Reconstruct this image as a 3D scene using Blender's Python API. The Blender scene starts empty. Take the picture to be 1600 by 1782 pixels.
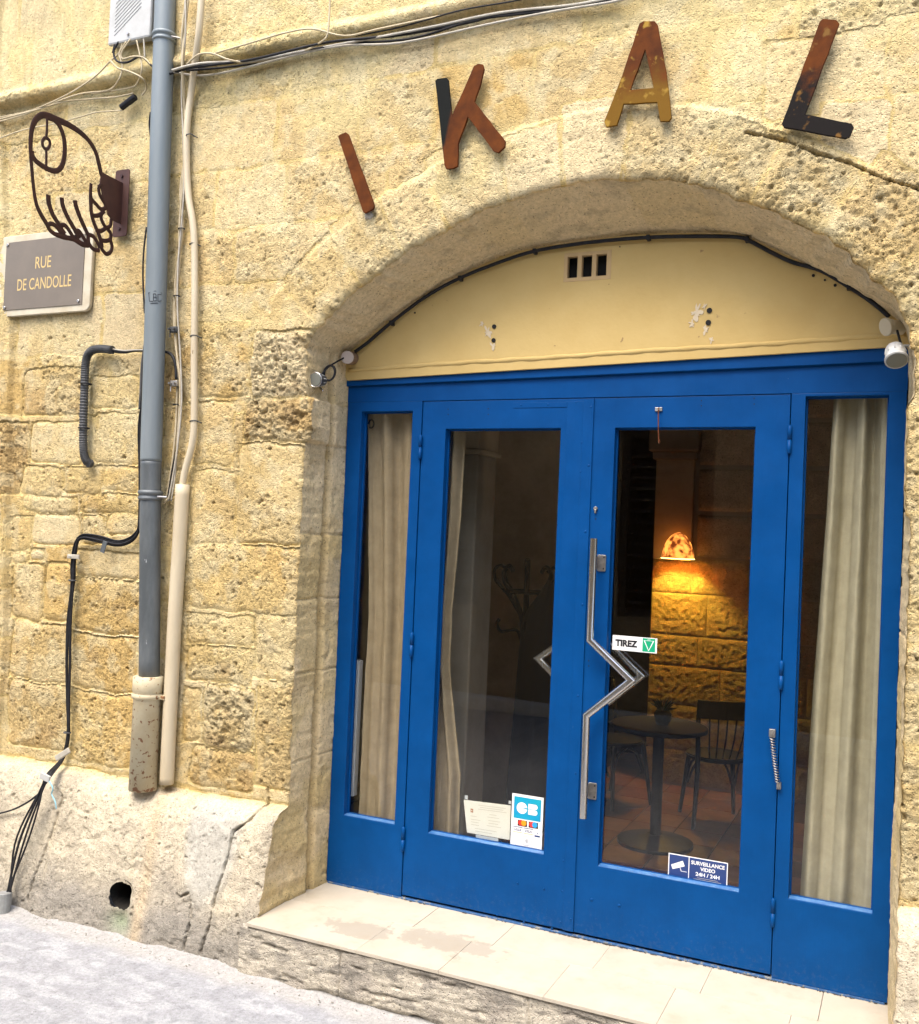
import bpy, bmesh, math, random
import numpy as np
from mathutils import Vector, Matrix
random.seed(7)
R = math.radians
S = bpy.context.scene
COL = S.collection

# ------------------------------------------------------------------ camera, sky, sun, exposure
CAM = np.array([1.27279, -4.08568, 1.68443])
RT = np.array([0.9074399, 0.41799559, 0.04280783])
UP = np.array([-0.02918529, -0.03893158, 0.99881557])
FW = np.array([-0.41916708, 0.90761447, 0.02312875])
FOC = 1.072024
cd = bpy.data.cameras.new('camera'); cam = bpy.data.objects.new('camera', cd); COL.objects.link(cam)
cd.sensor_fit = 'HORIZONTAL'; cd.sensor_width = 36; cd.lens = 36 * FOC; cd.clip_end = 200; cd.clip_start = 0.05
cam.matrix_world = Matrix([[RT[0], UP[0], -FW[0], CAM[0]], [RT[1], UP[1], -FW[1], CAM[1]], [RT[2], UP[2], -FW[2], CAM[2]], [0, 0, 0, 1]])
S.camera = cam
w = bpy.data.worlds.new('World'); S.world = w; w.use_nodes = True
sky = w.node_tree.nodes.new('ShaderNodeTexSky'); sky.sky_type = 'NISHITA'; sky.sun_disc = False
SUN_EL, SUN_AZ = R(62), R(-10)          # azimuth measured from the street side (-y) towards the left (-x)
sun_dir = Vector((math.sin(SUN_AZ) * math.cos(SUN_EL), -math.cos(SUN_AZ) * math.cos(SUN_EL), math.sin(SUN_EL)))
sky.sun_elevation = SUN_EL; sky.sun_rotation = math.atan2(sun_dir.x, sun_dir.y)
sky.air_density = 1.0; sky.dust_density = 4.0; sky.ozone_density = 1.0
bgn = w.node_tree.nodes['Background']; w.node_tree.links.new(sky.outputs[0], bgn.inputs[0]); bgn.inputs[1].default_value = 0.15
sl = bpy.data.lights.new('sun', 'SUN'); sl.energy = 1.15; sl.angle = R(36); sl.color = (1, .95, .87)
so = bpy.data.objects.new('sun', sl); COL.objects.link(so); so.rotation_euler = sun_dir.to_track_quat('Z', 'Y').to_euler()
S.view_settings.view_transform = 'Standard'; S.view_settings.look = 'None'; S.view_settings.gamma = 1
S.view_settings.use_curve_mapping = False; S.view_settings.exposure = 1.62
S.cycles.max_bounces = 8; S.cycles.transparent_max_bounces = 12; S.cycles.use_denoising = True

# ------------------------------------------------------------------ helpers
def ray(px, py):
    return FW + RT * ((px - 800) / (FOC * 1600)) - UP * ((py - 891) / (FOC * 1600))
def aty(px, py, y):                                        # the point of the real plane y=const seen there in the photograph
    d = ray(px, py); return Vector(CAM + d * ((y - CAM[1]) / d[1]))
def atx(px, py, x):
    d = ray(px, py); return Vector(CAM + d * ((x - CAM[0]) / d[0]))
def atz(px, py, z):
    d = ray(px, py); return Vector(CAM + d * ((z - CAM[2]) / d[2]))
def tag(o, label=None, cat=None, group=None, kind=None):
    if label: o['label'] = label
    if cat: o['category'] = cat
    if group: o['group'] = group
    if kind: o['kind'] = kind
    return o
def empty(name, loc, label, cat, group=None):
    o = bpy.data.objects.new(name, None); COL.objects.link(o); o.location = loc; o.empty_display_size = .05
    return tag(o, label, cat, group)
def wpos(o):
    p = Vector(o.location)
    while o.parent: o = o.parent; p += Vector(o.location)
    return p
def link_mesh(name, me, mat, parent=None, center=True):
    """me is in world coordinates; the object's origin goes to its bounding-box centre (bottom)"""
    o = bpy.data.objects.new(name, me); COL.objects.link(o)
    if mat and not me.materials:
        for m in (mat if isinstance(mat, (list, tuple)) else [mat]): me.materials.append(m)
    n = len(me.vertices); c = np.empty(n * 3, np.float32); me.vertices.foreach_get('co', c); c = c.reshape(-1, 3)
    base = Vector(((c[:, 0].min() + c[:, 0].max()) / 2, (c[:, 1].min() + c[:, 1].max()) / 2, c[:, 2].min())) if center else Vector()
    me.transform(Matrix.Translation(-base))
    if parent: o.parent = parent; o.location = base - wpos(parent)
    else: o.location = base
    return o
def from_bm(name, bm, mat, parent=None, smooth=False):
    bmesh.ops.recalc_face_normals(bm, faces=bm.faces)
    me = bpy.data.meshes.new(name); bm.to_mesh(me); bm.free()
    if smooth: me.shade_smooth()
    return link_mesh(name, me, mat, parent)
def bbox(bm, x0, x1, y0, y1, z0, z1, bev=0.0, seg=2):
    r = bmesh.ops.create_cube(bm, size=1); vs = r['verts']
    for v in vs:
        v.co = Vector(((x0 + x1) / 2 + v.co.x * (x1 - x0), (y0 + y1) / 2 + v.co.y * (y1 - y0), (z0 + z1) / 2 + v.co.z * (z1 - z0)))
    if bev > 0:
        es = list({e for v in vs for e in v.link_edges})
        bmesh.ops.bevel(bm, geom=es, offset=bev, segments=seg, affect='EDGES', profile=.5)
def box(name, x0, x1, y0, y1, z0, z1, mat, parent=None, bev=.002, rot=None):
    bm = bmesh.new(); bbox(bm, x0, x1, y0, y1, z0, z1, bev)
    if rot: bmesh.ops.rotate(bm, verts=bm.verts, cent=((x0 + x1) / 2, (y0 + y1) / 2, (z0 + z1) / 2), matrix=rot)
    return from_bm(name, bm, mat, parent)
def ring_panel(name, x0, x1, z0, z1, a0, a1, b0, b1, yf, yb, mat, parent, bev=.0025):
    bm = bmesh.new()
    def L(y): return ([bm.verts.new(p) for p in ((x0, y, z0), (x1, y, z0), (x1, y, z1), (x0, y, z1))], [bm.verts.new(p) for p in ((a0, y, b0), (a1, y, b0), (a1, y, b1), (a0, y, b1))])
    of, inf = L(yf); ob, inb = L(yb); sharp = []
    for i in range(4):
        j = (i + 1) % 4
        bm.faces.new((of[i], of[j], inf[j], inf[i])); bm.faces.new((ob[j], ob[i], inb[i], inb[j]))
        bm.faces.new((of[j], of[i], ob[i], ob[j])); bm.faces.new((inf[i], inf[j], inb[j], inb[i]))
    bm.edges.ensure_lookup_table()
    for i in range(4):
        j = (i + 1) % 4
        for L2 in (of, inf): sharp.append(bm.edges.get((L2[i], L2[j])))
    bmesh.ops.recalc_face_normals(bm, faces=bm.faces)
    bmesh.ops.bevel(bm, geom=sharp, offset=bev, segments=2, affect='EDGES', profile=.5)
    return from_bm(name, bm, mat, parent)
def smooth_pts(pts, n=6):
    P = [Vector(p) for p in pts]
    if len(P) < 3: return P
    out = []
    for i in range(len(P) - 1):
        p0 = P[max(i - 1, 0)]; p1 = P[i]; p2 = P[i + 1]; p3 = P[min(i + 2, len(P) - 1)]
        for k in range(n):
            t = k / n
            out.append(.5 * ((2 * p1) + (p2 - p0) * t + (2 * p0 - 5 * p1 + 4 * p2 - p3) * t * t + (3 * p1 - p0 - 3 * p2 + p3) * t ** 3))
    out.append(P[-1]); return out
def tube_bm(bm, pts, r, sides=8, flat=None, cap=True, ref=None):
    """sweep a circle (or, with flat=(normal, half thickness), an oval) along pts; r number or list"""
    rs = r if isinstance(r, (list, tuple)) else [r] * len(pts)
    rings = []; prev = ref or Vector((0, -1, .01))
    for i, p in enumerate(pts):
        t = (pts[min(i + 1, len(pts) - 1)] - pts[max(i - 1, 0)])
        t = t.normalized() if t.length > 1e-9 else Vector((0, 0, 1))
        if flat: b = flat[0].normalized(); a = t.cross(b).normalized(); rb = flat[1]
        else:
            a = prev - t * prev.dot(t)
            if a.length < 1e-4: a = t.orthogonal()
            a.normalize(); prev = a; b = t.cross(a); rb = None
        ring = []
        for k in range(sides):
            an = 2 * math.pi * k / sides
            ring.append(bm.verts.new(p + a * (math.cos(an) * rs[i]) + b * (math.sin(an) * (rb if rb else rs[i]))))
        rings.append(ring)
    for i in range(len(rings) - 1):
        for k in range(sides):
            bm.faces.new((rings[i][k], rings[i][(k + 1) % sides], rings[i + 1][(k + 1) % sides], rings[i + 1][k]))
    if cap:
        bm.faces.new(rings[0][::-1]); bm.faces.new(rings[-1])
def tube(name, pts, r, mat, parent=None, sides=8, sm=6, flat=None, smooth=True):
    bm = bmesh.new(); P = smooth_pts(pts, sm) if sm else [Vector(p) for p in pts]
    if isinstance(r, (list, tuple)) and len(r) != len(P):
        r = list(np.interp(np.linspace(0, 1, len(P)), np.linspace(0, 1, len(r)), r))
    tube_bm(bm, P, r, sides, flat)
    return from_bm(name, bm, mat, parent, smooth)
def cyl(name, a, b, r, mat, parent=None, sides=16, r2=None, bev=0):
    bm = bmesh.new(); a = Vector(a); b = Vector(b); d = (b - a).normalized()
    r2 = r if r2 is None else r2
    if bev: tube_bm(bm, [a, a + d * bev, b - d * bev, b], [r - bev, r, r2, r2 - bev], sides)
    else: tube_bm(bm, [a, b], [r, r2], sides)
    o = from_bm(name, bm, mat, parent)
    return o
def poly(name, loops, y0, depth, mat, parent=None, bev=.002, axis='y', tf=None):
    """filled 2D outline(s) (x,z) extruded; via a 2D curve so that holes work"""
    cu = bpy.data.curves.new('c', 'CURVE'); cu.dimensions = '2D'; cu.fill_mode = 'BOTH'; cu.extrude = max(depth / 2 - bev, 0.0); cu.bevel_depth = bev; cu.bevel_resolution = 1
    if depth <= 0: cu.extrude = 0; cu.bevel_depth = 0; cu.fill_mode = 'FRONT'
    for lp in loops:
        sp = cu.splines.new('POLY'); sp.points.add(len(lp) - 1); sp.use_cyclic_u = True
        for p, q in zip(sp.points, lp): p.co = (q[0], q[1], 0, 1)
    t = bpy.data.objects.new('t', cu); COL.objects.link(t)
    me = bpy.data.meshes.new_from_object(t.evaluated_get(bpy.context.evaluated_depsgraph_get())); bpy.data.objects.remove(t); bpy.data.curves.remove(cu)
    me.materials.clear()
    me.transform(tf if tf else Matrix(((1, 0, 0, 0), (0, 0, -1, y0), (0, 1, 0, 0), (0, 0, 0, 1))))
    return link_mesh(name, me, mat, parent)
def text(name, s, cx, y, cz, height, mat, parent=None, sx=1.0, off=0.0, width=None, depth=0.0, spacing=1.0, shear=0.0):
    cu = bpy.data.curves.new('c', 'FONT'); cu.body = s; cu.size = 1; cu.offset = off; cu.extrude = 0; cu.align_x = 'CENTER'; cu.space_character = spacing; cu.shear = shear
    cu.resolution_u = 4
    t = bpy.data.objects.new('t', cu); COL.objects.link(t)
    me = bpy.data.meshes.new_from_object(t.evaluated_get(bpy.context.evaluated_depsgraph_get())); bpy.data.objects.remove(t); bpy.data.curves.remove(cu)
    me.materials.clear()
    c = np.array([v.co[:] for v in me.vertices]); lo, hi = c.min(0), c.max(0)
    k = height / (hi[1] - lo[1]); kx = (width / (hi[0] - lo[0])) if width else k * sx
    for v in me.vertices:
        v.co = Vector(((v.co.x - (lo[0] + hi[0]) / 2) * kx + cx, y, (v.co.y - (lo[1] + hi[1]) / 2) * k + cz))
    return link_mesh(name, me, mat, parent)
def rrect(x0, x1, z0, z1, r, n=4):
    out = []
    for cx, cz, a0 in ((x1 - r, z1 - r, 0), (x0 + r, z1 - r, 90), (x0 + r, z0 + r, 180), (x1 - r, z0 + r, 270)):
        for k in range(n + 1):
            a = R(a0 + 90 * k / n); out.append((cx + r * math.cos(a), cz + r * math.sin(a)))
    return out
def circ(cx, cz, r, n=20, a0=0, a1=360, rz=None):
    return [(cx + r * math.cos(R(a0 + (a1 - a0) * k / n)), cz + (rz or r) * math.sin(R(a0 + (a1 - a0) * k / n))) for k in range(n + (0 if a1 - a0 == 360 else 1))]

# ------------------------------------------------------------------ materials
def mat(name, col, rough=.6, metal=0.0, col2=None, scale=8.0, lo=.4, hi=.65, bump=0.0, bscale=60.0, rough2=None, detail=6, spec=.5, coat=0, speck=None, stretch=None, coords='Object'):
    m = bpy.data.materials.new(name); m.use_nodes = True; nt = m.node_tree; N = nt.nodes; Lk = nt.links
    b = N['Principled BSDF']; b.inputs['Base Color'].default_value = (*col, 1); b.inputs['Roughness'].default_value = rough
    b.inputs['Metallic'].default_value = metal; b.inputs['Specular IOR Level'].default_value = spec; b.inputs['Coat Weight'].default_value = coat
    tc = N.new('ShaderNodeTexCoord'); src = tc.outputs[coords]
    if stretch:
        mp = N.new('ShaderNodeMapping'); mp.inputs['Scale'].default_value = stretch; Lk.new(src, mp.inputs[0]); src = mp.outputs[0]
    cur = None
    if col2:
        n = N.new('ShaderNodeTexNoise'); n.inputs['Scale'].default_value = scale; n.inputs['Detail'].default_value = detail; n.inputs['Roughness'].default_value = .65; Lk.new(src, n.inputs[0])
        mr = N.new('ShaderNodeMapRange'); mr.inputs[1].default_value = lo; mr.inputs[2].default_value = hi; Lk.new(n.outputs['Fac'], mr.inputs[0])
        mx = N.new('ShaderNodeMix'); mx.data_type = 'RGBA'; mx.inputs['A'].default_value = (*col, 1); mx.inputs['B'].default_value = (*col2, 1)
        Lk.new(mr.outputs[0], mx.inputs['Factor']); cur = mx.outputs['Result']
        if rough2 is not None:
            mr2 = N.new('ShaderNodeMapRange'); mr2.inputs[1].default_value = lo; mr2.inputs[2].default_value = hi; mr2.inputs[3].default_value = rough; mr2.inputs[4].default_value = rough2
            Lk.new(n.outputs['Fac'], mr2.inputs[0]); Lk.new(mr2.outputs[0], b.inputs['Roughness'])
    if speck:                                              # (colour, scale, threshold)
        v = N.new('ShaderNodeTexNoise'); v.inputs['Scale'].default_value = speck[1]; v.inputs['Detail'].default_value = 3; Lk.new(src, v.inputs[0])
        mr = N.new('ShaderNodeMapRange'); mr.inputs[1].default_value = speck[2]; mr.inputs[2].default_value = speck[2] + .03; Lk.new(v.outputs['Fac'], mr.inputs[0])
        mx = N.new('ShaderNodeMix'); mx.data_type = 'RGBA'; mx.inputs['B'].default_value = (*speck[0], 1)
        if cur: Lk.new(cur, mx.inputs['A'])
        else: mx.inputs['A'].default_value = (*col, 1)
        Lk.new(mr.outputs[0], mx.inputs['Factor']); cur = mx.outputs['Result']
    if cur: Lk.new(cur, b.inputs['Base Color'])
    if bump > 0:
        n = N.new('ShaderNodeTexNoise'); n.inputs['Scale'].default_value = bscale; n.inputs['Detail'].default_value = 5; Lk.new(src, n.inputs[0])
        bp = N.new('ShaderNodeBump'); bp.inputs['Strength'].default_value = 1; bp.inputs['Distance'].default_value = bump; Lk.new(n.outputs['Fac'], bp.inputs['Height']); Lk.new(bp.outputs[0], b.inputs['Normal'])
    return m
def stone_mat(name, pit=.004, grain=.0016, tint=(1, 1, 1)):
    m = bpy.data.materials.new(name); m.use_nodes = True; nt = m.node_tree; N = nt.nodes; Lk = nt.links
    b = N['Principled BSDF']; b.inputs['Roughness'].default_value = .95; b.inputs['Specular IOR Level'].default_value = .15
    ge = N.new('ShaderNodeNewGeometry'); src = ge.outputs['Position']
    at = N.new('ShaderNodeAttribute'); at.attribute_name = 'Col'
    n1 = N.new('ShaderNodeTexNoise'); n1.inputs['Scale'].default_value = 60; n1.inputs['Detail'].default_value = 8; n1.inputs['Roughness'].default_value = .78; Lk.new(src, n1.inputs[0])
    mr = N.new('ShaderNodeMapRange'); mr.inputs[1].default_value = .3; mr.inputs[2].default_value = .7; mr.inputs[3].default_value = .70; mr.inputs[4].default_value = 1.26; Lk.new(n1.outputs['Fac'], mr.inputs[0])
    mu = N.new('ShaderNodeMix'); mu.data_type = 'RGBA'; mu.blend_type = 'MULTIPLY'; mu.inputs['Factor'].default_value = 1
    Lk.new(at.outputs['Color'], mu.inputs['A']); Lk.new(mr.outputs[0], mu.inputs['B'])
    # scattered dark mineral specks
    n3 = N.new('ShaderNodeTexNoise'); n3.inputs['Scale'].default_value = 105; n3.inputs['Detail'].default_value = 3; Lk.new(src, n3.inputs[0])
    m3 = N.new('ShaderNodeMapRange'); m3.inputs[1].default_value = .63; m3.inputs[2].default_value = .69; m3.inputs[3].default_value = 1; m3.inputs[4].default_value = .42; Lk.new(n3.outputs['Fac'], m3.inputs[0])
    mv = N.new('ShaderNodeMix'); mv.data_type = 'RGBA'; mv.blend_type = 'MULTIPLY'; mv.inputs['Factor'].default_value = 1
    Lk.new(mu.outputs['Result'], mv.inputs['A']); Lk.new(m3.outputs[0], mv.inputs['B']); Lk.new(mv.outputs['Result'], b.inputs['Base Color'])
    ra = N.new('ShaderNodeAttribute'); ra.attribute_name = 'Rough'
    n2 = N.new('ShaderNodeTexNoise'); n2.inputs['Scale'].default_value = 92; n2.inputs['Detail'].default_value = 6; n2.inputs['Roughness'].default_value = .7; n2.inputs['Distortion'].default_value = .3; Lk.new(src, n2.inputs[0])
    vo = N.new('ShaderNodeTexVoronoi'); vo.inputs['Scale'].default_value = 95; Lk.new(src, vo.inputs[0])
    vm = N.new('ShaderNodeMapRange'); vm.inputs[1].default_value = .08; vm.inputs[2].default_value = .38; Lk.new(vo.outputs['Distance'], vm.inputs[0])
    ad = N.new('ShaderNodeMath'); ad.operation = 'MULTIPLY_ADD'; Lk.new(vm.outputs[0], ad.inputs[0]); ad.inputs[1].default_value = .55; Lk.new(n2.outputs['Fac'], ad.inputs[2])
    mh = N.new('ShaderNodeMath'); mh.operation = 'MULTIPLY'; Lk.new(ad.outputs[0], mh.inputs[0]); Lk.new(ra.outputs['Fac'], mh.inputs[1])
    b1 = N.new('ShaderNodeBump'); b1.inputs['Strength'].default_value = 1; b1.inputs['Distance'].default_value = pit; Lk.new(mh.outputs[0], b1.inputs['Height'])
    n4 = N.new('ShaderNodeTexNoise'); n4.inputs['Scale'].default_value = 280; n4.inputs['Detail'].default_value = 3; Lk.new(src, n4.inputs[0])
    b2 = N.new('ShaderNodeBump'); b2.inputs['Strength'].default_value = .8; b2.inputs['Distance'].default_value = grain; Lk.new(n4.outputs['Fac'], b2.inputs['Height']); Lk.new(b1.outputs[0], b2.inputs['Normal'])
    Lk.new(b2.outputs[0], b.inputs['Normal'])
    return m
def glass_mat(name):
    m = bpy.data.materials.new(name); m.use_nodes = True; nt = m.node_tree; N = nt.nodes; Lk = nt.links
    N.remove(N['Principled BSDF']); out = N['Material Output']
    t = N.new('ShaderNodeBsdfTransparent'); t.inputs[0].default_value = (.95, .96, .95, 1)
    g = N.new('ShaderNodeBsdfGlossy'); g.inputs['Roughness'].default_value = .004; g.inputs[0].default_value = (1, 1, 1, 1)
    f = N.new('ShaderNodeFresnel'); f.inputs['IOR'].default_value = 1.55
    mu = N.new('ShaderNodeMath'); mu.operation = 'MULTIPLY'; mu.use_clamp = True; Lk.new(f.outputs[0], mu.inputs[0])
    gg = N.new('ShaderNodeNewGeometry'); iv = N.new('ShaderNodeMath'); iv.operation = 'MULTIPLY_ADD'; iv.inputs[1].default_value = -1.3; iv.inputs[2].default_value = 1.3; Lk.new(gg.outputs['Backfacing'], iv.inputs[0]); Lk.new(iv.outputs[0], mu.inputs[1])
    tc = N.new('ShaderNodeTexCoord'); n = N.new('ShaderNodeTexNoise'); n.inputs['Scale'].default_value = 2.2; n.inputs['Detail'].default_value = 1; Lk.new(tc.outputs['Object'], n.inputs[0])
    bp = N.new('ShaderNodeBump'); bp.inputs['Distance'].default_value = .0025; bp.inputs['Strength'].default_value = .3; Lk.new(n.outputs['Fac'], bp.inputs['Height']); Lk.new(bp.outputs[0], g.inputs['Normal'])
    mx = N.new('ShaderNodeMixShader'); Lk.new(mu.outputs[0], mx.inputs[0]); Lk.new(t.outputs[0], mx.inputs[1]); Lk.new(g.outputs[0], mx.inputs[2]); Lk.new(mx.outputs[0], out.inputs[0])
    return m
M = {}
M['stone'] = stone_mat('limestone', .0085, .0028); M['mortar'] = stone_mat('lime_mortar', .006, .0022); M['reveal'] = stone_mat('dressed_limestone', .0045, .0016)
M['plaster'] = mat('yellow_plaster', (.57, .415, .165), .9, col2=(.52, .365, .135), scale=2.0, bump=.0020, bscale=26, spec=.15, speck=((.33, .22, .1), 26, .71))
M['patch'] = mat('pale_filler', (.60, .50, .34), .9, bump=.001, bscale=120, spec=.2)
M['blue'] = mat('blue_gloss_paint', (.0, .050, .190), .40, col2=(.0, .055, .206), scale=5, bump=.0003, bscale=14, rough2=.5, spec=.13, speck=((.25, .38, .5), 42, .80))
def age_paint(m):
    nt = m.node_tree; N = nt.nodes; Lk = nt.links; b = N['Principled BSDF']; src = b.inputs['Base Color'].links[0].from_socket
    ge = N.new('ShaderNodeNewGeometry'); n = N.new('ShaderNodeTexNoise'); n.inputs['Scale'].default_value = 3.2; n.inputs['Detail'].default_value = 9; n.inputs['Roughness'].default_value = .7; Lk.new(ge.outputs['Position'], n.inputs[0])
    mr = N.new('ShaderNodeMapRange'); mr.inputs[1].default_value = .3; mr.inputs[2].default_value = .7; mr.inputs[3].default_value = .84; mr.inputs[4].default_value = 1.12; Lk.new(n.outputs['Fac'], mr.inputs[0])
    mu = N.new('ShaderNodeMix'); mu.data_type = 'RGBA'; mu.blend_type = 'MULTIPLY'; mu.inputs['Factor'].default_value = 1; Lk.new(src, mu.inputs['A']); Lk.new(mr.outputs[0], mu.inputs['B'])
    # street dust and scuffs on the lowest rails: more of it nearer the step
    sp = N.new('ShaderNodeSeparateXYZ'); Lk.new(ge.outputs['Position'], sp.inputs[0]); zr = N.new('ShaderNodeMapRange'); zr.inputs[1].default_value = .30; zr.inputs[2].default_value = .0; zr.inputs[3].default_value = 0; zr.inputs[4].default_value = .24; Lk.new(sp.outputs['Z'], zr.inputs[0])
    n2 = N.new('ShaderNodeTexNoise'); n2.inputs['Scale'].default_value = 55; n2.inputs['Detail'].default_value = 6; n2.inputs['Roughness'].default_value = .75; Lk.new(ge.outputs['Position'], n2.inputs[0])
    ad = N.new('ShaderNodeMath'); ad.operation = 'ADD'; Lk.new(n2.outputs['Fac'], ad.inputs[0]); Lk.new(zr.outputs[0], ad.inputs[1])
    m2 = N.new('ShaderNodeMapRange'); m2.inputs[1].default_value = .72; m2.inputs[2].default_value = .92; m2.inputs[4].default_value = .22; Lk.new(ad.outputs[0], m2.inputs[0])
    mx = N.new('ShaderNodeMix'); mx.data_type = 'RGBA'; mx.inputs['B'].default_value = (.10, .13, .19, 1); Lk.new(m2.outputs[0], mx.inputs['Factor']); Lk.new(mu.outputs['Result'], mx.inputs['A']); Lk.new(mx.outputs['Result'], b.inputs['Base Color'])
    # brush marks
    mp = N.new('ShaderNodeMapping'); mp.inputs['Scale'].default_value = (160, 160, 7); Lk.new(ge.outputs['Position'], mp.inputs[0]); n3 = N.new('ShaderNodeTexNoise'); n3.inputs['Scale'].default_value = 1; n3.inputs['Detail'].default_value = 4; Lk.new(mp.outputs[0], n3.inputs[0])
    old = b.inputs['Normal'].links[0].from_socket; bp = N.new('ShaderNodeBump'); bp.inputs['Distance'].default_value = .0006; Lk.new(n3.outputs['Fac'], bp.inputs['Height']); Lk.new(old, bp.inputs['Normal']); Lk.new(bp.outputs[0], b.inputs['Normal'])
age_paint(M['blue'])
M['blue_edge'] = mat('worn_blue_paint', (.03, .10, .25), .5, col2=(.25, .25, .22), scale=60, lo=.55, hi=.6, bump=.0005)
M['glass'] = glass_mat('window_glass')
M['chrome'] = mat('brushed_steel', (.66, .64, .61), .2, 1.0, col2=(.55, .54, .52), scale=30, rough2=.3, stretch=(1, 1, .1))
M['steel'] = mat('dull_steel', (.5, .48, .45), .42, 1.0, col2=(.3, .28, .26), scale=40)
M['dark'] = mat('dark_void', (.012, .011, .01), .9)
M['black'] = mat('black_cable_sheath', (.010, .010, .012), .6, col2=(.02, .02, .022), scale=30, spec=.25)
M['cream'] = mat('cream_cable_sheath', (.50, .42, .27), .6, col2=(.40, .33, .2), scale=20)
M['white_c'] = mat('white_cable_sheath', (.44, .41, .34), .6, col2=(.34, .31, .25), scale=25)
M['conduit'] = mat('beige_conduit', (.55, .475, .33), .55, col2=(.46, .38, .25), scale=6, stretch=(1, 1, .25), speck=((.2, .15, .08), 50, .74))
M['corr'] = mat('grey_corrugated_plastic', (.042, .045, .047), .6, col2=(.065, .066, .066), scale=25)
M['zinc'] = mat('weathered_zinc', (.16, .19, .20), .5, .2, col2=(.205, .235, .245), scale=7, stretch=(1, 1, .15), rough2=.55, bump=.0004, bscale=20, speck=((.5, .54, .55), 34, .72))
M['zinc2'] = mat('dark_weathered_zinc', (.088, .10, .105), .48, .3, col2=(.15, .165, .17), scale=9, stretch=(1, 1, .3), rough2=.55, bump=.0004, bscale=20, speck=((.4, .42, .43), 40, .70))
M['castiron'] = mat('cream_paint_on_cast_iron', (.52, .46, .31), .55, col2=(.44, .36, .22), scale=8, bump=.0010, bscale=50, speck=((.22, .10, .04), 46, .625))
nt_ = M['castiron'].node_tree; mr_ = [n for n in nt_.nodes if n.type == 'MAP_RANGE'][-1]; f_ = mr_.inputs[0].links[0].from_socket; tc_ = nt_.nodes.new('ShaderNodeTexCoord'); sp_ = nt_.nodes.new('ShaderNodeSeparateXYZ'); zr_ = nt_.nodes.new('ShaderNodeMapRange'); zr_.inputs[1].default_value = .22; zr_.inputs[2].default_value = 0; zr_.inputs[3].default_value = 0; zr_.inputs[4].default_value = .085; ad_ = nt_.nodes.new('ShaderNodeMath')
nt_.links.new(tc_.outputs['Object'], sp_.inputs[0]); nt_.links.new(sp_.outputs['Z'], zr_.inputs[0]); nt_.links.new(zr_.outputs[0], ad_.inputs[0]); nt_.links.new(f_, ad_.inputs[1]); nt_.links.new(ad_.outputs[0], mr_.inputs[0])
M['lead'] = mat('grey_plastic_box', (.46, .46, .44), .55, col2=(.38, .38, .355), scale=10, bump=.0002)
M['rust'] = mat('rusted_sheet_steel', (.17, .048, .014), .75, .2, col2=(.085, .028, .012), scale=14, bump=.0006, bscale=90, spec=.3)
M['sign_iron'] = mat('dark_red_brown_iron', (.035, .013, .012), .55, .3, col2=(.055, .018, .014), scale=30, bump=.0003)
M['bracket_iron'] = mat('red_brown_bracket_paint', (.060, .020, .013), .7, .0, col2=(.04, .012, .009), scale=14, bump=.0003)
M['curtain'] = mat('beige_linen', (.37, .29, .185), .9, col2=(.31, .24, .15), scale=18, bump=.0006, bscale=300, spec=.1)
M['curtain2'] = mat('grey_linen', (.43, .385, .27), .9, col2=(.37, .33, .23), scale=18, bump=.0006, bscale=300, spec=.1)
M['tile'] = mat('cream_marble_slab', (.42, .37, .285), .55, col2=(.485, .435, .35), scale=5, lo=.3, hi=.7, rough2=.6, bump=.0004, bscale=30)
M['white'] = mat('white_print', (.78, .78, .76), .4)
M['offwhite'] = mat('paper', (.74, .71, .62), .7, col2=(.70, .67, .58), scale=5)
M['navy'] = mat('navy_print', (.02, .045, .16), .4)
M['green'] = mat('green_print', (.0, .32, .15), .4)
M['ink'] = mat('black_print', (.012, .012, .014), .5)
M['greyink'] = mat('grey_print', (.42, .40, .36), .6)
M['ochre_letter'] = mat('gold_lettering', (.58, .42, .17), .6)
M['taupe'] = mat('taupe_enamel', (.155, .128, .098), .45, col2=(.18, .15, .115), scale=6, rough2=.55, speck=((.4, .35, .28), 60, .76))
M['frame_l'] = mat('pale_backing_board', (.55, .50, .38), .75, col2=(.46, .40, .28), scale=10, bump=.0005)
M['bent'] = mat('black_bentwood', (.006, .006, .008), .5, col2=(.010, .010, .012), scale=12, spec=.2)
M['coat'] = mat('black_wool', (.006, .006, .008), .95, bump=.001, bscale=200)
M['plant'] = mat('dark_green_leaves', (.02, .045, .025), .6)
M['tape'] = mat('clear_tape', (.5, .52, .52), .25)

# ------------------------------------------------------------------ noise on arrays
_rg = np.random.RandomState(11)
_perm = _rg.permutation(256).astype(np.int32); _perm = np.concatenate([_perm, _perm])
_ga = _rg.rand(256) * 2 * np.pi; _gx = np.cos(_ga).astype(np.float32); _gz = np.sin(_ga).astype(np.float32)
def pn(x, z, f, seed=0):
    x = np.asarray(x, np.float32) * f + seed * 17.31; z = np.asarray(z, np.float32) * f + seed * 9.77
    xi = np.floor(x).astype(np.int32); zi = np.floor(z).astype(np.int32); xf = x - xi; zf = z - zi
    u = xf * xf * xf * (xf * (xf * 6 - 15) + 10); v = zf * zf * zf * (zf * (zf * 6 - 15) + 10)
    def g(a, b, dx, dz):
        h = _perm[(_perm[(xi + a) & 255] + zi + b) & 255]; return _gx[h] * dx + _gz[h] * dz
    n0 = g(0, 0, xf, zf) * (1 - u) + g(1, 0, xf - 1, zf) * u; n1 = g(0, 1, xf, zf - 1) * (1 - u) + g(1, 1, xf - 1, zf - 1) * u
    return (n0 * (1 - v) + n1 * v) * 1.5
def fbm(x, z, f, o=4, seed=0, g=.5):
    s = 0; a = 1
    for k in range(o): s = s + a * pn(x, z, f * 2 ** k, seed + k); a *= g
    return s
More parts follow.
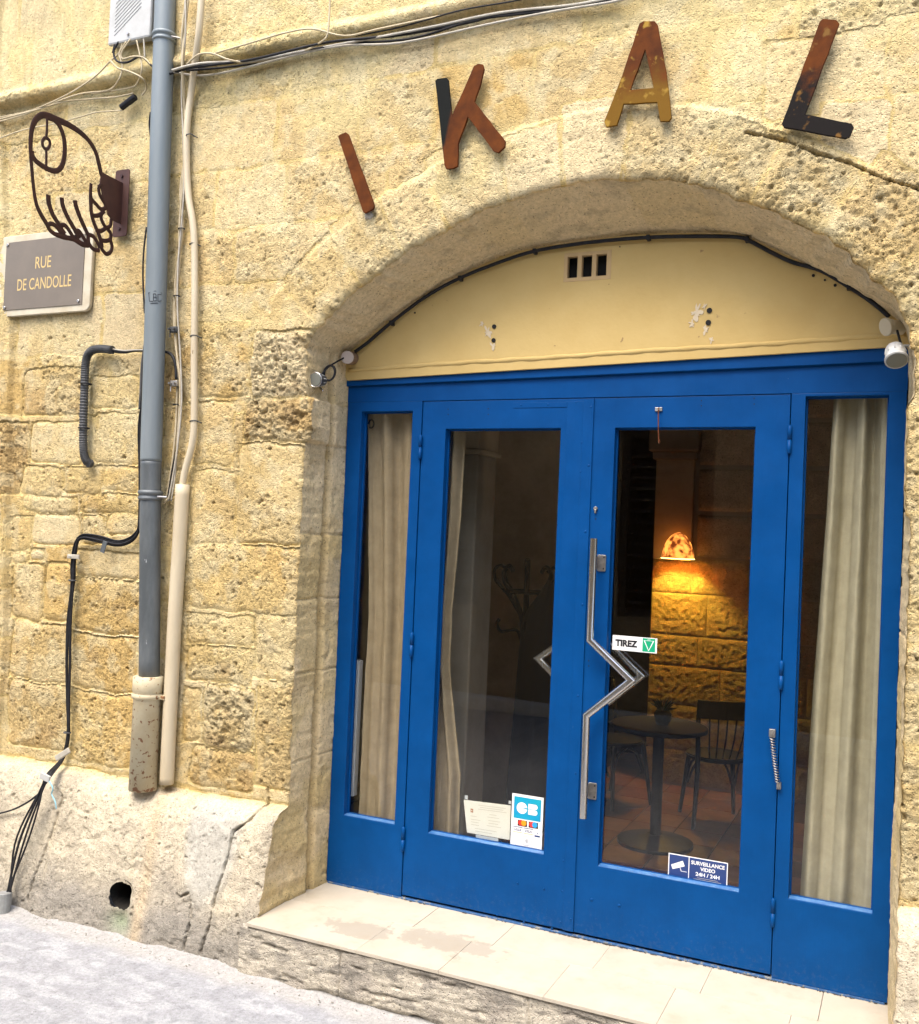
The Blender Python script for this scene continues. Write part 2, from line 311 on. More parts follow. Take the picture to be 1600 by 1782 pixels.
def sst(a, b, x): t = np.clip((x - a) / (b - a), 0, 1); return t * t * (3 - 2 * t)
def grid_mesh(name, co, faces, col=None, rough=None, mat_=None, parent=None, smooth=True):
    me = bpy.data.meshes.new(name); n = len(co); f = len(faces)
    me.vertices.add(n); me.vertices.foreach_set('co', np.ascontiguousarray(co, np.float32).ravel())
    me.loops.add(f * 4); me.loops.foreach_set('vertex_index', np.ascontiguousarray(faces, np.int32).ravel())
    me.polygons.add(f); me.polygons.foreach_set('loop_start', np.arange(f, dtype=np.int32) * 4)
    me.update(calc_edges=True)
    if col is not None:
        a = me.color_attributes.new('Col', 'FLOAT_COLOR', 'POINT'); a.data.foreach_set('color', np.c_[col, np.ones(n)].astype(np.float32).ravel())
    if rough is not None:
        a = me.attributes.new('Rough', 'FLOAT', 'POINT'); a.data.foreach_set('value', np.asarray(rough, np.float32))
    if smooth: me.shade_smooth()
    return link_mesh(name, me, mat_, parent)

# ------------------------------------------------------------------ facade: opening curve
FY = -.335                                                # mean plane of the wall face; the shopfront stands at y = 0
A_ = [(-1.25, -.35), (-1.25, 2.40), (-1.25, 2.50), (-1.19, 2.585), (-1.07, 2.692), (-.93, 2.785), (-.79, 2.865), (-.57, 2.972), (-.39, 3.035), (-.135, 3.088), (.108, 3.102), (.339, 3.078), (.56, 3.014), (.774, 2.908), (.957, 2.792), (1.076, 2.678), (1.174, 2.559), (1.23, 2.435), (1.245, 2.34), (1.245, -.35)]
B_ = [(-1.235, -.35), (-1.235, 2.40), (-1.23, 2.515), (-1.14, 2.59), (-.945, 2.712), (-.80, 2.795), (-.653, 2.862), (-.46, 2.928), (-.374, 2.947), (-.105, 2.970), (.148, 2.975), (.391, 2.962), (.58, 2.938), (.70, 2.89), (.848, 2.804), (1.021, 2.695), (1.17, 2.585), (1.225, 2.50), (1.235, 2.36), (1.235, -.35)]
def resample(P, Q, step=.005):
    P = np.array(P); Q = np.array(Q); out = []; out2 = []
    for i in range(len(P) - 1):
        n = max(2, int(np.linalg.norm(P[i + 1] - P[i]) / step)); t = np.arange(n)[:, None] / n
        if 1 < i < len(P) - 3:
            def cr(a): p0, p1, p2, p3 = a[i - 1], a[i], a[i + 1], a[i + 2]; return .5 * (2 * p1 + (p2 - p0) * t + (2 * p0 - 5 * p1 + 4 * p2 - p3) * t * t + (3 * p1 - p0 - 3 * p2 + p3) * t ** 3)
            out.append(cr(P)); out2.append(cr(Q))
        else: out.append(P[i] + (P[i + 1] - P[i]) * t); out2.append(Q[i] + (Q[i + 1] - Q[i]) * t)
    out.append(P[-1:]); out2.append(Q[-1:]); return np.concatenate(out), np.concatenate(out2)
CA, CB = resample(A_, B_)
def normals(C):
    T = np.gradient(C, axis=0); T /= np.linalg.norm(T, axis=1)[:, None]; return np.c_[-T[:, 1], T[:, 0]]      # points into the wall
for _ in range(2): pass
NA = normals(CA); k_ = np.ones(9) / 9
NA = np.c_[np.convolve(np.pad(NA[:, 0], 4, 'edge'), k_, 'valid'), np.convolve(np.pad(NA[:, 1], 4, 'edge'), k_, 'valid')]; NA /= np.linalg.norm(NA, axis=1)[:, None]
SA = np.r_[0, np.cumsum(np.linalg.norm(np.diff(CA, axis=0), axis=1))]
ARCH = sst(2.35, 2.6, CA[:, 1])
_z0 = np.zeros_like(SA)
EA = .006 + .004 * pn(SA, _z0, 9, 1) + .005 * pn(SA, _z0, 30, 2) + ARCH * (.010 + .012 * pn(SA, _z0, 5, 3) + .009 * pn(SA, _z0, 22, 4))
left_j = (CA[:, 0] < 0)
EA = EA - .034 * sst(2.07, 2.085, CA[:, 1]) * (1 - sst(2.275, 2.29, CA[:, 1])) * left_j       # impost block stands proud
EA = EA - (.02 * sst(1.80, 1.83, CA[:, 1]) * (1 - sst(2.19, 2.25, CA[:, 1])) - .010) * (~left_j) * (CA[:, 1] < 2.4)
def open_sd(x, z):
    sd = np.full(x.shape, 9.0, np.float32); idx = np.zeros(x.shape, np.int32)
    m = (x > -1.75) & (x < 1.75) & (z < 3.6); px, pz = x[m], z[m]; dm = np.full(px.shape, 1e9, np.float32); im = np.zeros(px.shape, np.int32)
    C = CA.astype(np.float32); sub = np.arange(0, len(C), 6)
    B = 20000
    for s in range(0, len(px), B):
        d = (px[s:s + B, None] - C[sub, 0]) ** 2 + (pz[s:s + B, None] - C[sub, 1]) ** 2; j = sub[d.argmin(1)]
        bd = np.full(j.shape, 1e9, np.float32); bi = j.copy()
        for o_ in range(-6, 7):
            jj = np.clip(j + o_, 0, len(C) - 1); dd = (px[s:s + B] - C[jj, 0]) ** 2 + (pz[s:s + B] - C[jj, 1]) ** 2; u = dd < bd; bd[u] = dd[u]; bi[u] = jj[u]
        im[s:s + B] = bi
    sd[m] = (px - C[im, 0]) * NA[im, 0] + (pz - C[im, 1]) * NA[im, 1] - EA[im]; idx[m] = im
    return sd, idx
# grid
gx = np.concatenate([np.arange(-8, -3.3, .12), np.arange(-3.3, 1.45, .0052), np.arange(1.45, 5, .12)])
gz = np.concatenate([np.arange(-.32, 4.22, .0052), np.arange(4.22, 7.6, .12)])
nx, nz = len(gx), len(gz)
X, Zg = np.meshgrid(gx.astype(np.float32), gz.astype(np.float32)); x = X.ravel().copy(); z = Zg.ravel().copy()
sd, idx = open_sd(x, z)
# drain hole in the plinth
HC = aty(201, 1563, -.56); HR = .058
def hrad(an):
    c_, s_ = np.cos(an), np.sin(an); return HR / (np.abs(c_) ** 3.2 + np.abs(s_) ** 3.2) ** (1 / 3.2) + .009 * pn(c_ * 1.2 + 3, s_ * 1.2, 1, 5) + .005 * pn(c_ * 4 + 3, s_ * 4, 1, 6)
hd = np.hypot(x - HC.x, z - HC.z) - hrad(np.arctan2(z - HC.z, x - HC.x))

# ---- stones of the wall: (x0,x1,z0,z1,rough,tone index)
def pxr(x0, y0, x1, y1, rough=.6, tone=0, y=FY):
    xm, ym = (x0 + x1) / 2, (y0 + y1) / 2
    return (aty(x0, ym, y).x, aty(x1, ym, y).x, aty(xm, y1, y).z, aty(xm, y0, y).z, rough, tone)
TONES = np.array([(.57, .425, .20), (.60, .47, .245), (.54, .375, .145), (.48, .335, .145), (.58, .445, .215), (.54, .425, .245), (.62, .50, .29)])
over = [pxr(40, 640, 145, 722, 1.1, 3), pxr(158, 655, 238, 708, .7, 4), pxr(52, 735, 143, 806, .35, 1), pxr(165, 718, 243, 806, .6, 4), pxr(-20, 735, 46, 860, 1.4, 3),
        pxr(38, 814, 108, 862, .8, 0), pxr(112, 812, 177, 858, .7, 4), pxr(182, 812, 243, 856, .8, 2), pxr(42, 866, 135, 892, .7, 4), pxr(142, 862, 243, 892, .9, 2),
        pxr(56, 897, 136, 948, .25, 6), pxr(142, 896, 180, 945, .7, 4), pxr(184, 896, 243, 930, .9, 0), pxr(16, 900, 52, 955, .7, 2), pxr(20, 958, 48, 975, .5, 4), pxr(52, 956, 76, 972, .4, 6),
        pxr(20, 978, 72, 1078, .8, 0), pxr(76, 978, 120, 1078, .9, 2), pxr(130, 960, 243, 1005, .7, 0), pxr(130, 1010, 243, 1100, 1.0, 2), pxr(18, 1084, 118, 1185, .9, 0), pxr(122, 1106, 235, 1200, .9, 2),
        pxr(14, 1190, 118, 1300, 1.0, 3), pxr(122, 1206, 232, 1330, 1.1, 2), pxr(-60, 620, -8, 730, .5, 5), pxr(-60, 870, 5, 1080, .5, 5), pxr(-60, 1086, 5, 1290, .6, 5),
        pxr(284, 580, 332, 700, .8, 3), pxr(338, 700, 404, 808, .7, 0), pxr(284, 705, 334, 815, .9, 3), pxr(436, 574, 545, 690, 1.9, 6), pxr(424, 694, 560, 768, 2.1, 3), pxr(345, 560, 432, 690, 1.0, 2),
        pxr(412, 775, 526, 945, .8, 4), pxr(336, 820, 408, 945, .7, 0), pxr(336, 950, 526, 1064, .9, 2), pxr(326, 1070, 438, 1120, 1.1, 4), pxr(442, 1070, 522, 1185, 1.0, 0), pxr(324, 1126, 438, 1188, 1.2, 4),
        pxr(352, 1196, 440, 1302, 1.9, 5), pxr(444, 1190, 518, 1375, 1.3, 0), pxr(318, 1196, 346, 1290, 1.0, 2), pxr(330, 1306, 440, 1372, 1.2, 3),
        pxr(1330, 60, 1545, 200, .35, 1), pxr(1240, 40, 1326, 180, .3, 1), pxr(1425, 175, 1548, 300, .35, 6), pxr(1549, 165, 1640, 318, .35, 1), pxr(1548, 20, 1660, 160, .35, 4)]
PZ = .415                                                  # top of the plinth
sid = np.full(x.shape, -1, np.int32); dj = np.zeros(x.shape, np.float32); SROUGH = []; STONE = []
wx = x + .012 * pn(x, z, 4.5, 25) + .009 * pn(x, z, 9, 21) + .004 * pn(x, z, 28, 22); wz = z + .012 * pn(x, z, 4.5, 26) + .009 * pn(x, z, 9, 23) + .004 * pn(x, z, 28, 24)
def rd(dx, dz, r=.035):
    return np.where((dx < r) & (dz < r), r - np.hypot(r - dx, r - dz), np.minimum(dx, dz))
def put(mask, d, rough, tone):
    sid[mask] = len(SROUGH); dj[mask] = d[mask]; SROUGH.append(rough); STONE.append(TONES[tone] * random.uniform(.93, 1.07))
rnd = random.Random(5)
zc = PZ + .02
while zc < 7.5:                                            # coursed ashlar everywhere, overridden below where the photograph shows the stones
    hgt = rnd.uniform(.24, .34); xc = -8 + rnd.uniform(0, .4)
    while xc < 5:
        wd = rnd.uniform(.34, .72)
        d = rd(np.minimum(wx - xc, xc + wd - wx), np.minimum(wz - zc, zc + hgt - wz), .03); m = d >= 0
        fine = -3.4 < xc < 1.6 and zc < 4.3
        if m.any() and (fine or True): put(m, d, rnd.choice([.35, .5, .6, .8, .9, 1.1]), rnd.choice([0, 0, 1, 1, 2, 4, 4, 6]))
        xc += wd
    zc += hgt
NGEN = len(SROUGH)
for o_ in over:
    m0 = (wx > o_[0] - .006) & (wx < o_[1] + .006) & (wz > o_[2] - .006) & (wz < o_[3] + .006) & (z < 3.86)
    d = rd(np.minimum(wx - o_[0], o_[1] - wx) + .006, np.minimum(wz - o_[2], o_[3] - wz) + .006, .04)
    put(m0, d, o_[4], o_[5])
    sid[m0 & (d < 0)] = -1
# voussoirs of the arch
sa = SA[idx]; s0 = SA[np.argmin(np.hypot(CA[:, 0] + 1.19, CA[:, 1] - 2.585))]; s1 = SA[np.argmin(np.hypot(CA[:, 0] - 1.235, CA[:, 1] - 2.42))]
NV = 11; cuts = s0 + (s1 - s0) * (np.arange(NV + 1) + np.r_[0, [rnd.uniform(-.15, .15) for _ in range(NV - 1)], 0]) / NV
for k in range(NV):
    wdt = .30 + rnd.uniform(-.03, .05); w_ = sa + .008 * pn(x, z, 12, 30 + k)
    m = (w_ > cuts[k]) & (w_ < cuts[k + 1]) & (sd < wdt) & (sd < 5); d = np.minimum(np.minimum(w_ - cuts[k], cuts[k + 1] - w_), wdt - sd)
    put(m, d, [1.0, 1.0, .8, .6, .7, .7, .9, 1.1, 1.3, 1.35, 1.3][k], [4, 4, 1, 1, 6, 6, 1, 4, 4, 0, 4][k])
NVOUS0 = len(SROUGH) - NV
# right jamb stones
for (a, b_) in ((.5, 1.02), (1.02, 1.38), (1.38, 1.83), (1.83, 2.2), (2.2, 2.46)):
    m = (wx > 1.2) & (wx < 1.62) & (wz > a) & (wz < b_); d = np.minimum(np.minimum(wz - a, b_ - wz), 1.62 - wx); put(m, d, 1.2, rnd.choice([4, 2, 1]))
# plinth
PLX = [-8, -6.2, -4.4, aty(-90, 1480, -.5).x, aty(88, 1480, -.5).x, aty(232, 1480, -.5).x, aty(392, 1480, -.5).x, -1.2]
ZTOP = PZ + .016 * pn(x, z * 0, 1.7, 41) + .01 * pn(x, z * 0, 6, 42) - .03 * sst(-2.6, -3.0, x) * 0 + .05 * sst(1.0, 1.3, x)
for i in range(len(PLX) - 1):
    m = (wx >= PLX[i]) & (wx < PLX[i + 1]) & (z < ZTOP + .01); d = np.minimum(wx - PLX[i], PLX[i + 1] - wx); put(m, d, [.9, .9, .9, .8, .8, .5, .7][i], [5, 5, 5, 6, 6, 5, 6][i])
m = (x > 1.2) & (z < ZTOP + .01) & (x < 2.2); put(m, np.minimum(2.2 - wx, x * 0 + 9), .5, 6)
m = (x >= 2.2) & (z < ZTOP + .01); put(m, wx * 0 + 9., .5, 6)
SR = np.array(SROUGH)[sid] * (sid >= 0) + .35 * (sid < 0); TC = np.array(STONE)[np.maximum(sid, 0)]
plinth = 1 - sst(-.01, .012, z - ZTOP)
up0 = sst(2.2, 3.3, z)
# shell holes and chipped pits, denser where the stone is rougher
PIT = np.zeros((nz, nx), np.float32); ix0 = np.searchsorted(gx, -3.3); ix1 = np.searchsorted(gx, 1.45); iz1 = np.searchsorted(gz, 4.2)
SR2 = SR.reshape(nz, nx); rp = np.random.RandomState(4); NP = 42000; GS = .0052
pi_ = rp.randint(ix0 + 8, ix1 - 8, NP); pj_ = rp.randint(8, iz1 - 8, NP); pu = rp.rand(NP); prr = .0045 + .0075 * rp.rand(NP) ** 3 * rp.choice([.5, 1], NP) + .005 * (rp.rand(NP) > .985); pe = rp.uniform(.6, 1.6, NP); pt = rp.uniform(0, 3.14, NP)
keep = pu < np.clip((SR2[pj_, pi_] - .25) * .42, .025, .75)
oy, ox = np.mgrid[-4:5, -4:5].astype(np.float32) * GS
for k in np.nonzero(keep)[0]:
    c_, s_ = math.cos(pt[k]), math.sin(pt[k]); r_ = prr[k]; d_ = np.sqrt(((ox * c_ + oy * s_) / pe[k]) ** 2 + (oy * c_ - ox * s_) ** 2) / r_
    sl_ = PIT[pj_[k] - 4:pj_[k] + 5, pi_[k] - 4:pi_[k] + 5]; np.maximum(sl_, np.clip(1 - d_ * d_, 0, 1) * r_ * 1.05, out=sl_)
PIT = PIT.ravel()
# ---- heights (towards the street is positive)
rubbed = sst(-.05, .35, fbm(x, z, 1.1, 3, 60))            # lime wash smeared over joints: weaker joints there
joint = (1 - sst(-.002, .022, dj)) * (sid >= 0)
isov = (sid >= NGEN) & (sid < NVOUS0) & (z < 2.6); jw = np.where(isov, .0075, .0014) * (1 - .5 * rubbed); jw = np.where(sid >= NVOUS0, .0012, jw)
smear = sst(-.25, .25, fbm(x, z, 1.7, 3, 61)); near_j = 1 - sst(.012, .045, dj + .012 * pn(x, z, 14, 62))
blot = sst(.05, .45, fbm(x, z, 2.6, 4, 63))
SRo = SR; SR = SR * (1 - .85 * near_j * smear * np.where(isov, .6, 1)) * (1 - .65 * blot * (SRo < 1.15))
lowf = .007 * fbm(x, z, 2.1, 3, 50) + .002 * pn(x, z, 9, 54)
pits = sst(.15, .62, fbm(x, z, 30, 3, 70)); pits2 = sst(.22, .6, fbm(x, z, 13, 3, 75)); pit3 = 1 - np.abs(fbm(x, z, 17, 3, 77))
pits = sst(.10, .55, fbm(x, z, 44, 2, 70)); holes = sst(.80, .95, fbm(x, z, 24, 3, 71)) * (1 - .6 * up0); rel = SR * (.0034 * fbm(x, z, 30, 3, 80, .7) - .0014 * pits) - PIT * np.clip(.45 + .6 * SR, .5, 1.3) - .014 * holes * (SR > .3) + np.clip(SR - .95, 0, 2) * (-.013 * sst(.15, .6, fbm(x, z, 19, 3, 75)) + .004 * pit3)
rel = rel * sst(-.004, .02, dj)
H = lowf + rel - jw * joint - np.where(z < 2.4, .005, .002) * (sid < 0) + .004 * (pn(sid * 3.7, sid * 1.3 + .5, 1, 3)) * (sid >= 0)
dark_edge = np.exp(-np.maximum(dj, 0) / .012)
H -= np.where(isov, .004, .0008) * dark_edge * (1 - plinth)
# string course: everything above z=3.9 stands forward
H += .045 * sst(3.885, 3.905, z + .008 * pn(x, z * 0, 3, 90)) + .02 * (1 - sst(.0, .05, np.abs(z - 3.93)))
# left pier (px < 35) stands forward a little
xe = np.interp(z, [0.4, 1.0, 2.0, 2.6, 3.9], [-3.07, -3.05, -3.10, -3.12, -3.3]); H += .03 * sst(.012, -.012, x - xe) * 1.0
# plinth batter
bat = .10 + .135 * np.clip((ZTOP - z) / .65, 0, 1)
topr = 1 - np.exp(-np.maximum(ZTOP - z, 0) / .03)
H = H * (1 - .25 * plinth) + plinth * (bat * (.35 + .65 * topr) + .012 * fbm(x, z, 3, 3, 95) +   .002 * fbm(x, z, 22, 3, 96) - .005 * sst(.25, .6, fbm(x, z, 11, 4, 97)) * (1 - sst(.2, .5, sst(.07, .0, np.hypot((x - aty(365, 1450, -.48).x), (z - aty(365, 1450, -.48).z) / 2.1) - .11))))
H = H + .05 * plinth * (1 - sst(.0, .35, x + 3.2)) 
# cracks in the plinth, drawn along real lines
def crack(pts, wdt, dep, y=-.5):
    global H
    P = [aty(a, b, y) for a, b in pts]; dmin = np.full(x.shape, 9., np.float32)
    for a, b in zip(P[:-1], P[1:]):
        vx, vz = b.x - a.x, b.z - a.z; t = np.clip(((x - a.x) * vx + (z - a.z) * vz) / (vx * vx + vz * vz), 0, 1); dmin = np.minimum(dmin, np.hypot(x - a.x - t * vx, z - a.z - t * vz))
    dmin = dmin + .004 * pn(x, z, 45, 99) + .004 * pn(x, z, 18, 98); H = H - dep * (1 - sst(wdt * .4, wdt, dmin))
crack([(425, 1388), (428, 1410), (418, 1435), (395, 1452), (392, 1490), (385, 1530), (376, 1568), (372, 1610), (360, 1660)], .0065, .035)
crack([(303, 1545), (316, 1560), (333, 1553), (340, 1595), (330, 1660)], .005, .02)
crack([(94, 1390), (88, 1440), (76, 1500), (64, 1560)], .006, .02)
crack([(1300, 232), (1365, 245), (1420, 268), (1480, 285), (1540, 312), (1620, 335)], .006, .022, FY); crack([(480, 590), (490, 620)], .006, .01, FY)
crack([(425, 1620), (440, 1650), (460, 1690)], .007, .015)
# smooth cement repair on the plinth (px 305-430)
pr = sst(.07, .0, np.hypot((x - aty(365, 1450, -.48).x) / 1.0, (z - aty(365, 1450, -.48).z) / 2.1) - .11); H += .006 * sst(.2, .5, pr) * plinth
# drain hollow under the outlet
gc = aty(200, 1608, -.57); gsp = np.exp(-(((x - gc.x) / .06) ** 2 + ((z - gc.z + .0) / .05) ** 2)); H -= .035 * gsp
gp = np.exp(-(((x - HC.x) / .055) ** 2 + ((z - HC.z) / .055) ** 2) * 1.0); H -= .02 * gp
# arrises
H -= (.016 + .012 * (idx > 0) * np.interp(idx, np.arange(len(SA)), ARCH)) * np.exp(-np.maximum(sd, 0) / .014)
H += .010 * sst(.30, .27, sd) * np.interp(idx, np.arange(len(SA)), ARCH) * (sd < 2)
# ---- colour (albedo): stone tones, ochre wash, pale lime wash, grime on the plinth foot, downpipe shadow
C_ = TC.copy(); mort = np.array((.55, .415, .175)); C_ = np.where((sid < 0)[:, None] | (joint[:, None] > .5), mort, C_)
def blend(c, tgt, f): return c * (1 - f[:, None]) + np.array(tgt) * f[:, None]
up = sst(2.2, 3.3, z)
C_ = blend(C_, (.62, .505, .245), .75 * rubbed * (1 - plinth) * (.45 + .55 * up))
C_ = blend(C_, (.52, .37, .145), .5 * sst(.12, .6, fbm(x, z, 2.3, 4, 130)) * (1 - plinth) * (1 - .55 * up))
C_ = blend(C_, (.40, .29, .15), .4 * sst(.3, .8, fbm(x, z, 6, 4, 140)) * np.clip(SR, 0, 1.2) * (1 - plinth) * (1 - .5 * up))
C_ = blend(C_, (.64, .55, .33), .8 * sst(.15, .5, fbm(x, z, 3.4, 3, 150)) * (1 - plinth) * .45)
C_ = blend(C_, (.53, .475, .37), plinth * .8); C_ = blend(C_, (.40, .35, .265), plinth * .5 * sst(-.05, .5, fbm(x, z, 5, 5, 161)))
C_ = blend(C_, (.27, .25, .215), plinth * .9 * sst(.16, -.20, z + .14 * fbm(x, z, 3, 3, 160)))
C_ = blend(C_, (.40, .39, .345), .8 * pr * plinth)
C_ = blend(C_, (.56, .43, .27), .6 * plinth * np.exp(-((x - aty(258, 1480, -.5).x - .01 * pn(x, z, 4, 8)) / .035) ** 2))
C_ = blend(C_, (.28, .36, .22), .6 * gsp)
C_ = blend(C_, (.44, .31, .12), .6 * sst(.06, .0, np.abs(x + 1.955) + .01 * pn(x, z, 8, 4)) * (1 - plinth) * sst(2.2, 1.6, z))  # downpipe's shadow put into the colour: mustard strip between pipe and trunking
C_ = blend(C_, (.61, .52, .31), .5 * sst(.0, .5, fbm(x, z, 9, 4, 171)) * (1 - plinth))
C_ = C_ * (1 + .12 * fbm(x, z, 22, 3, 170))[:, None]
BR = np.where(sid < 0, .8, .55 + .75 * np.clip(SR, .2, 1.6)); BR = np.where(plinth > .5, .65, BR); BR = BR * (1 - .75 * pr * plinth)
# ---- snap vertices to the opening and to the drain hole
ins = sd < 0; hin = hd < 0
px_, pz_ = x.copy(), z.copy()
near = ins & (sd > -.02); px_[near] = CA[idx[near], 0] + NA[idx[near], 0] * EA[idx[near]]; pz_[near] = CA[idx[near], 1] + NA[idx[near], 1] * EA[idx[near]]
ang = np.arctan2(z - HC.z, x - HC.x); hr_ = hrad(ang); px_[hin] = (HC.x + hr_ * np.cos(ang))[hin]; pz_[hin] = (HC.z + hr_ * np.sin(ang))[hin]
co = np.c_[px_, FY - H, pz_]
a = np.arange((nz - 1) * nx).reshape(nz - 1, nx)[:, :-1].ravel(); F = np.c_[a, a + 1, a + nx + 1, a + nx]
bad = ins | hin
nb = bad[F].sum(1); F = F[(nb < 4)]
cnt = ins[F].sum(1); F = F[~((cnt > 0) & (~near[F] & ins[F]).any(1))]
fid = np.where(joint[F[:, 0]] > .86, -1, sid[F[:, 0]])
_o = np.argsort(fid, kind='stable'); _c = np.r_[0, np.nonzero(np.diff(fid[_o]))[0] + 1, len(_o)]
for s_, e_ in zip(_c[:-1], _c[1:]):                       # keep each stone one connected piece, crumbs join the mortar
    if fid[_o[s_]] < 0: continue
    fi = _o[s_:e_]; u, inv = np.unique(F[fi].ravel(), return_inverse=True); inv = inv.reshape(-1, 4); lab_ = np.arange(len(u))
    while True:
        mn = lab_[inv].min(1); new = lab_.copy()
        for k in range(4): np.minimum.at(new, inv[:, k], mn)
        new = new[new]
        if (new == lab_).all(): break
        lab_ = new
    fl = lab_[inv[:, 0]]; v, n_ = np.unique(fl, return_counts=True); fid[fi[fl != v[n_.argmax()]]] = -1
facade = empty('stone_facade', (0, FY, -.23), 'old honey limestone house front with a wide low arch around the blue doors', 'building')
order = np.argsort(fid, kind='stable'); Fs = F[order]; ids = fid[order]; cutp = np.r_[0, np.nonzero(np.diff(ids))[0] + 1, len(ids)]
for s, e in zip(cutp[:-1], cutp[1:]):
    f = Fs[s:e]; i_ = ids[s]
    if i_ >= 0 and len(f) < 30: continue
    u, inv = np.unique(f.ravel(), return_inverse=True)
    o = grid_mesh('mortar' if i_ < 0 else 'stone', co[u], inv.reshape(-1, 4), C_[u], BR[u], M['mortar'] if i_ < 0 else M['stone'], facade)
    if i_ < 0: o['kind'] = 'stuff'
# small leftovers go into one part
left = [Fs[s:e] for s, e in zip(cutp[:-1], cutp[1:]) if ids[s] >= 0 and e - s < 30]
if left:
    f = np.concatenate(left); u, inv = np.unique(f.ravel(), return_inverse=True); o = grid_mesh('mortar', co[u], inv.reshape(-1, 4), C_[u], BR[u], M['mortar'], facade); o['kind'] = 'stuff'

# ---- reveal: jambs and soffit, from the wall's arris back to behind the shopfront
yedge = FY - (np.interp(np.arange(len(SA)), np.arange(len(SA)), np.zeros(len(SA))))
ex, ez = CA[:, 0] + NA[:, 0] * EA, CA[:, 1] + NA[:, 1] * EA
ixg = np.clip(np.searchsorted(gx, ex + NA[:, 0] * .004), 0, nx - 1); izg = np.clip(np.searchsorted(gz, ez + NA[:, 1] * .004), 0, nz - 1)
Hg = H.reshape(nz, nx); yedge = FY - Hg[izg, ixg]; yedge = np.convolve(np.pad(yedge, 2, 'edge'), np.ones(5) / 5, 'valid')
NT = 46; tt = np.linspace(0, 1, NT)
SS, TT = np.meshgrid(np.arange(len(SA)), tt, indexing='ij')
yy = yedge[:, None] * (1 - TT) + .10 * TT - .004
ty = np.clip((yy - FY) / (-.0 - FY), 0, 1.3)
bx = ex[:, None] * (1 - np.minimum(ty, 1)) + CB[:, 0:1] * np.minimum(ty, 1); bz = ez[:, None] * (1 - np.minimum(ty, 1)) + CB[:, 1:2] * np.minimum(ty, 1)
s2 = SA[:, None] + 0 * TT; arch2 = ARCH[:, None] + 0 * TT
# joints across the reveal
jl = [ .35 + .62, .35 + 1.02, .35 + 1.36, .35 + 1.66, .35 + 2.08, .35 + 2.28] 
stot = SA[-1]; jr = [stot - (.35 + v) for v in (.55, 1.02, 1.38, 1.83, 2.2)]
allj = sorted(jl + list(cuts) + jr)
sw = s2 + .006 * pn(s2, yy, 10, 201)
jd = np.min(np.abs(sw[..., None] - np.array(allj)), axis=-1)
inst = fbm(s2, yy, 24, 3, 210) * .0022 + fbm(s2, yy, 3, 2, 214) * .006 - .006 * (1 - sst(.002, .009, jd)) * (1 - .6 * arch2) - .006 * sst(.3, .7, fbm(s2, yy, 12, 3, 216))
leftj = (CA[:, 0:1] < 0) & (CA[:, 1:2] < 2.5) & (arch2 < .9)
groove = sst(.03, .008, np.abs(yy + .135 + .004 * pn(s2, yy, 4, 218))) * (1 - arch2) * (CA[:, 0:1] < 0)
inst = inst - .024 * groove
edge_f = sst(0, .06, TT)
# a ragged bed joint running along the soffit, left haunch
crk = np.exp(-((yy + .12 + .03 * pn(s2, yy * 0, 4, 220)) / .006) ** 2) * arch2 * (CA[:, 0:1] < -.45); inst = inst - .012 * crk
bx = bx - NA[:, 0:1] * inst * edge_f; bz = bz - NA[:, 1:2] * inst * edge_f
rid = np.searchsorted(np.array(allj), sw.ravel()).reshape(sw.shape)
rt = np.array([TONES[rnd.choice([6, 1, 4, 6])] * rnd.uniform(.97, 1.05) for _ in range(len(allj) + 1)])[rid].reshape(-1, 3)
s2r, yyr, a2r = s2.ravel(), yy.ravel(), arch2.ravel()
rt = blend(rt, (.66, .53, .33), .6 * sst(-.3, .3, fbm(s2r, yyr, 3, 3, 230)))
rt = blend(rt, (.40, .29, .13), .7 * groove.ravel() + .35 * sst(.2, .6, fbm(s2r, yyr, 5, 3, 231)) * (1 - a2r))
rt = blend(rt, (.64, .50, .29), .6 * a2r)
rt = blend(rt, (.36, .29, .18), .45 * a2r * sst(.1, .7, fbm(s2r * .7, yyr * 1.6, 9, 6, 235)))
n_s = len(SA); b0 = (np.arange(n_s - 1)[:, None] * NT + np.arange(NT - 1)[None, :]).ravel(); RF = np.c_[b0, b0 + NT, b0 + NT + 1, b0 + 1]
rco = np.c_[bx.ravel(), yy.ravel(), bz.ravel()]; rf_id = rid.ravel()[RF[:, 0]]
for k in np.unique(rf_id):
    f = RF[rf_id == k]; u, inv = np.unique(f.ravel(), return_inverse=True)
    grid_mesh('reveal_stone', rco[u], inv.reshape(-1, 4), rt[u], np.full(len(u), .8), M['reveal'], facade)
# drain outlet pipe inside the plinth, near-black: the hole's shade is in its colour
bm = bmesh.new(); tube_bm(bm, [Vector((HC.x, -.515, HC.z)), Vector((HC.x, -.25, HC.z + .03))], [HR * 1.34, HR * 1.2], 28, cap=False)
from_bm('drain_outlet', bm, mat('drain_shade', (.016, .013, .01), .9, col2=(.012, .012, .008), scale=30, bump=.002, bscale=60), facade)
box('drain_back', HC.x - .09, HC.x + .09, -.27, -.24, HC.z - .08, HC.z + .12, M['dark'], facade, 0)

